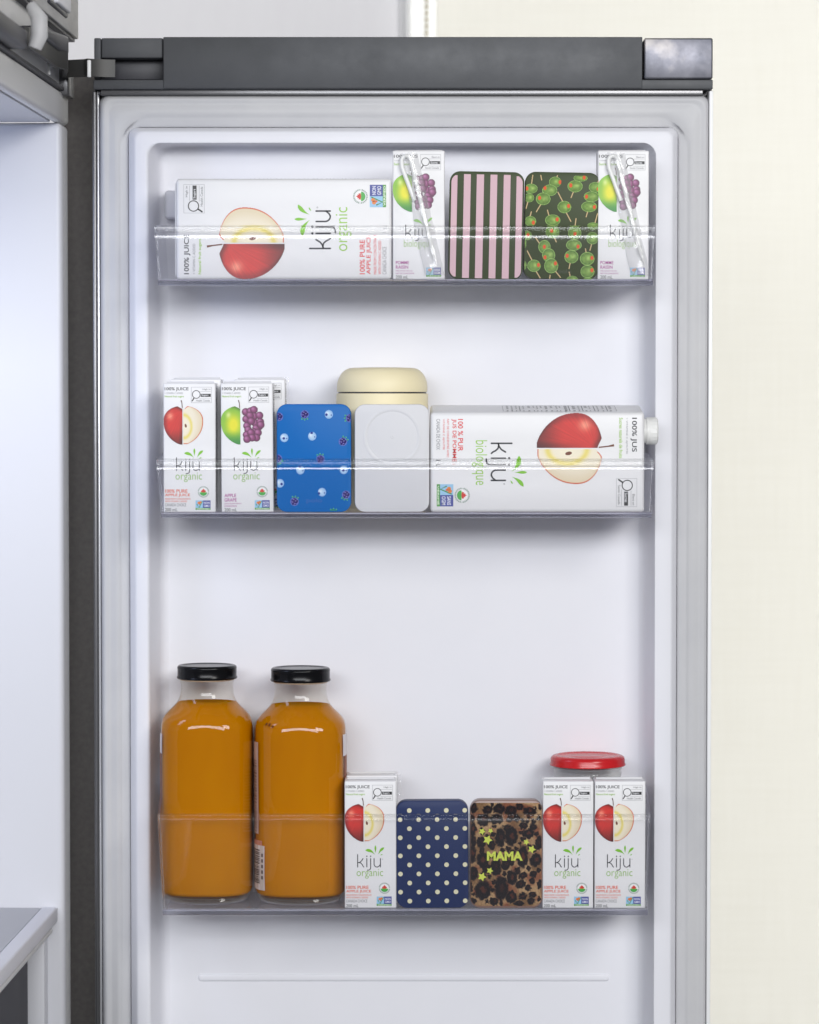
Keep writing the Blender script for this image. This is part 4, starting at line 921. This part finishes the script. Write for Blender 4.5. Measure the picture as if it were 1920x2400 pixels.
# ------------------------------------------------------------------ juice bottles
def section(hw, p, n=72):
    """superellipse cross-section: p = 2 is a circle, larger is squarer"""
    out = []
    for i in range(n):
        a = 2 * math.pi * i / n; ca, sa = math.cos(a), math.sin(a); k = (abs(ca) ** p + abs(sa) ** p) ** (-1 / p); out.append((hw * k * ca, hw * k * sa))
    return out
def bottle(label, pcx, hw_px, y_lid0, y_lid1, y_base, BY, labels):
    sc_ = S * (3 + BY) / 3; c = P(pcx, 1800, BY); zl1, zl0 = P(pcx, y_lid0 + 7, BY).z - Z3, P(pcx, y_lid1 - 3, BY).z - Z3
    root = empty('juice_bottle', (c.x, BY, Z3), label, 'juice bottle', 'orange juice bottles with black lids'); hw = hw_px * sc_
    zn = zl0; q = lambda dy: zn - dy * sc_           # dy: photograph pixels under the lid
    prof = [(.58, 2, q(-5)), (.58, 2, q(4)), (.585, 2, q(8)), (.567, 2, q(12)), (.566, 2, q(24)), (.574, 2, q(34)), (.592, 2, q(43)), (.622, 2, q(51)), (.665, 2.02, q(58)), (.74, 2.08, q(67)), (.84, 2.2, q(77)), (.925, 2.35, q(87)), (.972, 2.55, q(96)), (.993, 2.75, q(106)), (1.0, 2.9, q(118)), (1.004, 3.0, q(145)), (.995, 3.0, q(330)), (1.0, 3.0, q(455)), (.992, 2.9, .012), (.965, 2.7, .0062), (.90, 2.45, .0022), (.82, 2.3, .0006)]
    rings = [[(x, y, z) for x, y in section(hw * k, p)] for k, p, z in prof]
    v, f = loft(rings, False, True); newobj('glass_body', v, f, bottle_glass, root, 179)
    zj = P(pcx, y_lid1 + 60, BY - hw * .6).z - Z3
    def at(z):
        for (k0, p0, z0_), (k1, p1, z1_) in zip(prof, prof[1:]):
            if z1_ <= z <= z0_: t = (z0_ - z) / (z0_ - z1_ + 1e-9); return k0 + (k1 - k0) * t, p0 + (p1 - p0) * t
        return prof[-1][:2]
    jz = [zj] + [z for k, p, z in prof if .0125 < z < zj - .001]
    jr_ = []
    for z in jz:
        k, p = at(z); jr_.append([(x, y, z) for x, y in section(hw * k - .0011, p)])
    k, p = at(.012); jr_ += [[(x, y, z_) for x, y in section(hw * kk, p)] for kk, z_ in ((k - .025, .0120), (k * .955, .0098), (k * .90, .0084), (k * .80, .0076))]
    v, f = loft(jr_, True, True); newobj('juice', v, f, juice_m, root, 60)
    v, f = loft([[(x, y, z) for x, y in section(hw * kk, 2.5)] for kk, z in ((.60, .0010), (.84, .0012), (.90, .0035), (.88, .0062), (.60, .0068))], True, True); newobj('glass_base', v, f, base_glass, root, 60)
    lw = (hw_px * .655) * sc_
    lp = [(lw * .93, zl0 - .0004), (lw * .985, zl0 - .0006), (lw, zl0 + .0006), (lw * .975, zl0 + .0022), (lw * .975, zl1 - .0036), (lw * .985, zl1 - .0026), (lw * .965, zl1 - .0010), (lw * .92, zl1 - .0001), (lw * .86, zl1), (lw * .82, zl1 - .0007), (lw * .78, zl1 - .0008), (lw * .40, zl1 - .0006), (lw * .02, zl1 - .0006)]
    v, f = loft(lathe(lp, 64), True, True); newobj('lid', v, f, bottle_black, root, 40)
    v, f = loft(lathe([(lw * .86, zl0 - .0022), (lw * .905, zl0 - .0018), (lw * .905, zl0 - .0006)], 64)); newobj('lid_liner', v, f, mat('tan_lid_liner', (.62, .45, .30), .4), root, 40)
    # paper labels wrapped on the glass
    LB = {}
    def patch(name, a0, a1, z0_, z1_, col, off):
        A_v, A_f, A_c = LB.setdefault(name, ([], [], [])); na, nz_ = 8, max(2, int((z1_ - z0_) / .012)); b0 = len(A_v)
        for j in range(nz_ + 1):
            z = z0_ + (z1_ - z0_) * j / nz_; k, p = at(z)
            for i in range(na + 1):
                a = R(a0 + (a1 - a0) * i / na); ca, sa = math.cos(a), math.sin(a); kk = (abs(ca) ** p + abs(sa) ** p) ** (-1 / p) * hw * k + off; A_v.append((kk * ca, kk * sa, z))
        for j in range(nz_):
            for i in range(na): s_ = b0 + j * (na + 1) + i; A_f.append((s_, s_ + 1, s_ + na + 2, s_ + na + 1)); A_c.append(lin(*col))
    zz = lambda py: P(pcx, py, BY - .01).z - Z3
    labels(patch, zz)
    for nm, (A_v, A_f, A_c) in LB.items():
        me = bpy.data.meshes.new('paper_label'); me.from_pydata(A_v, [], A_f); at_ = me.color_attributes.new('Col', 'FLOAT_COLOR', 'CORNER')
        at_.data.foreach_set('color', np.column_stack([np.repeat(np.array(A_c), 4, axis=0), np.ones(len(A_c) * 4)]).astype(np.float32).ravel()); me.materials.append(print_matte); link(nm.split(':')[0], me, None, root, 60)
    return root
def lab1(patch, zz):
    patch('front_label', 175, 212, zz(1762), zz(1716), (226, 214, 214), .0002); patch('front_label', 172, 209, zz(1905), zz(1762), (140, 82, 58), .0002)
def lab2(patch, zz):
    patch('side_label', 150, 217, zz(1948), zz(1735), (206, 182, 172), .0002)
    r = random.Random(3); y = 1778
    while y < 1942: l = r.uniform(1.5, 5); patch('side_label', 186, 213, zz(y + l), zz(y), (120, 96, 90), .00035); y += l + r.uniform(2, 4)
    patch('barcode_label', 150, 224, zz(1974), zz(1963), (206, 140, 116), .0002); patch('barcode_label', 150, 228, zz(2078), zz(1974), (222, 212, 208), .0002)
    y = 1984
    while y < 2062: l = r.uniform(.8, 3.2); patch('barcode_label', 186, 220, zz(y + l), zz(y), (70, 58, 56), .00035); y += l + r.uniform(1, 2.6)
    for k in range(5): patch('barcode_label', 223, 226, zz(1992 + k * 13 + 8), zz(1992 + k * 13), (110, 96, 92), .00035)
    patch('front_label', -32, -5, zz(1768), zz(1718), (230, 222, 222), .0002); patch('front_label', -28, -5, zz(1905), zz(1768), (150, 92, 66), .0002)
    for k, l in enumerate((7, 9, 6)): patch('date_stamp', 226 + k * 5, 229 + k * 5, zz(1694 + k * 2), zz(1694 + k * 2 - l * .8), (112, 58, 10), .00035)
bottle('orange juice bottle with black lid nearest the hinge side of its bin', 486, 108.7, 1551, 1591, 2108, .056, lab1)
bottle('orange juice bottle with black lid and a barcode label, next to the juice box', 704.8, 108.3, 1557, 1597, 2114, .0525, lab2)
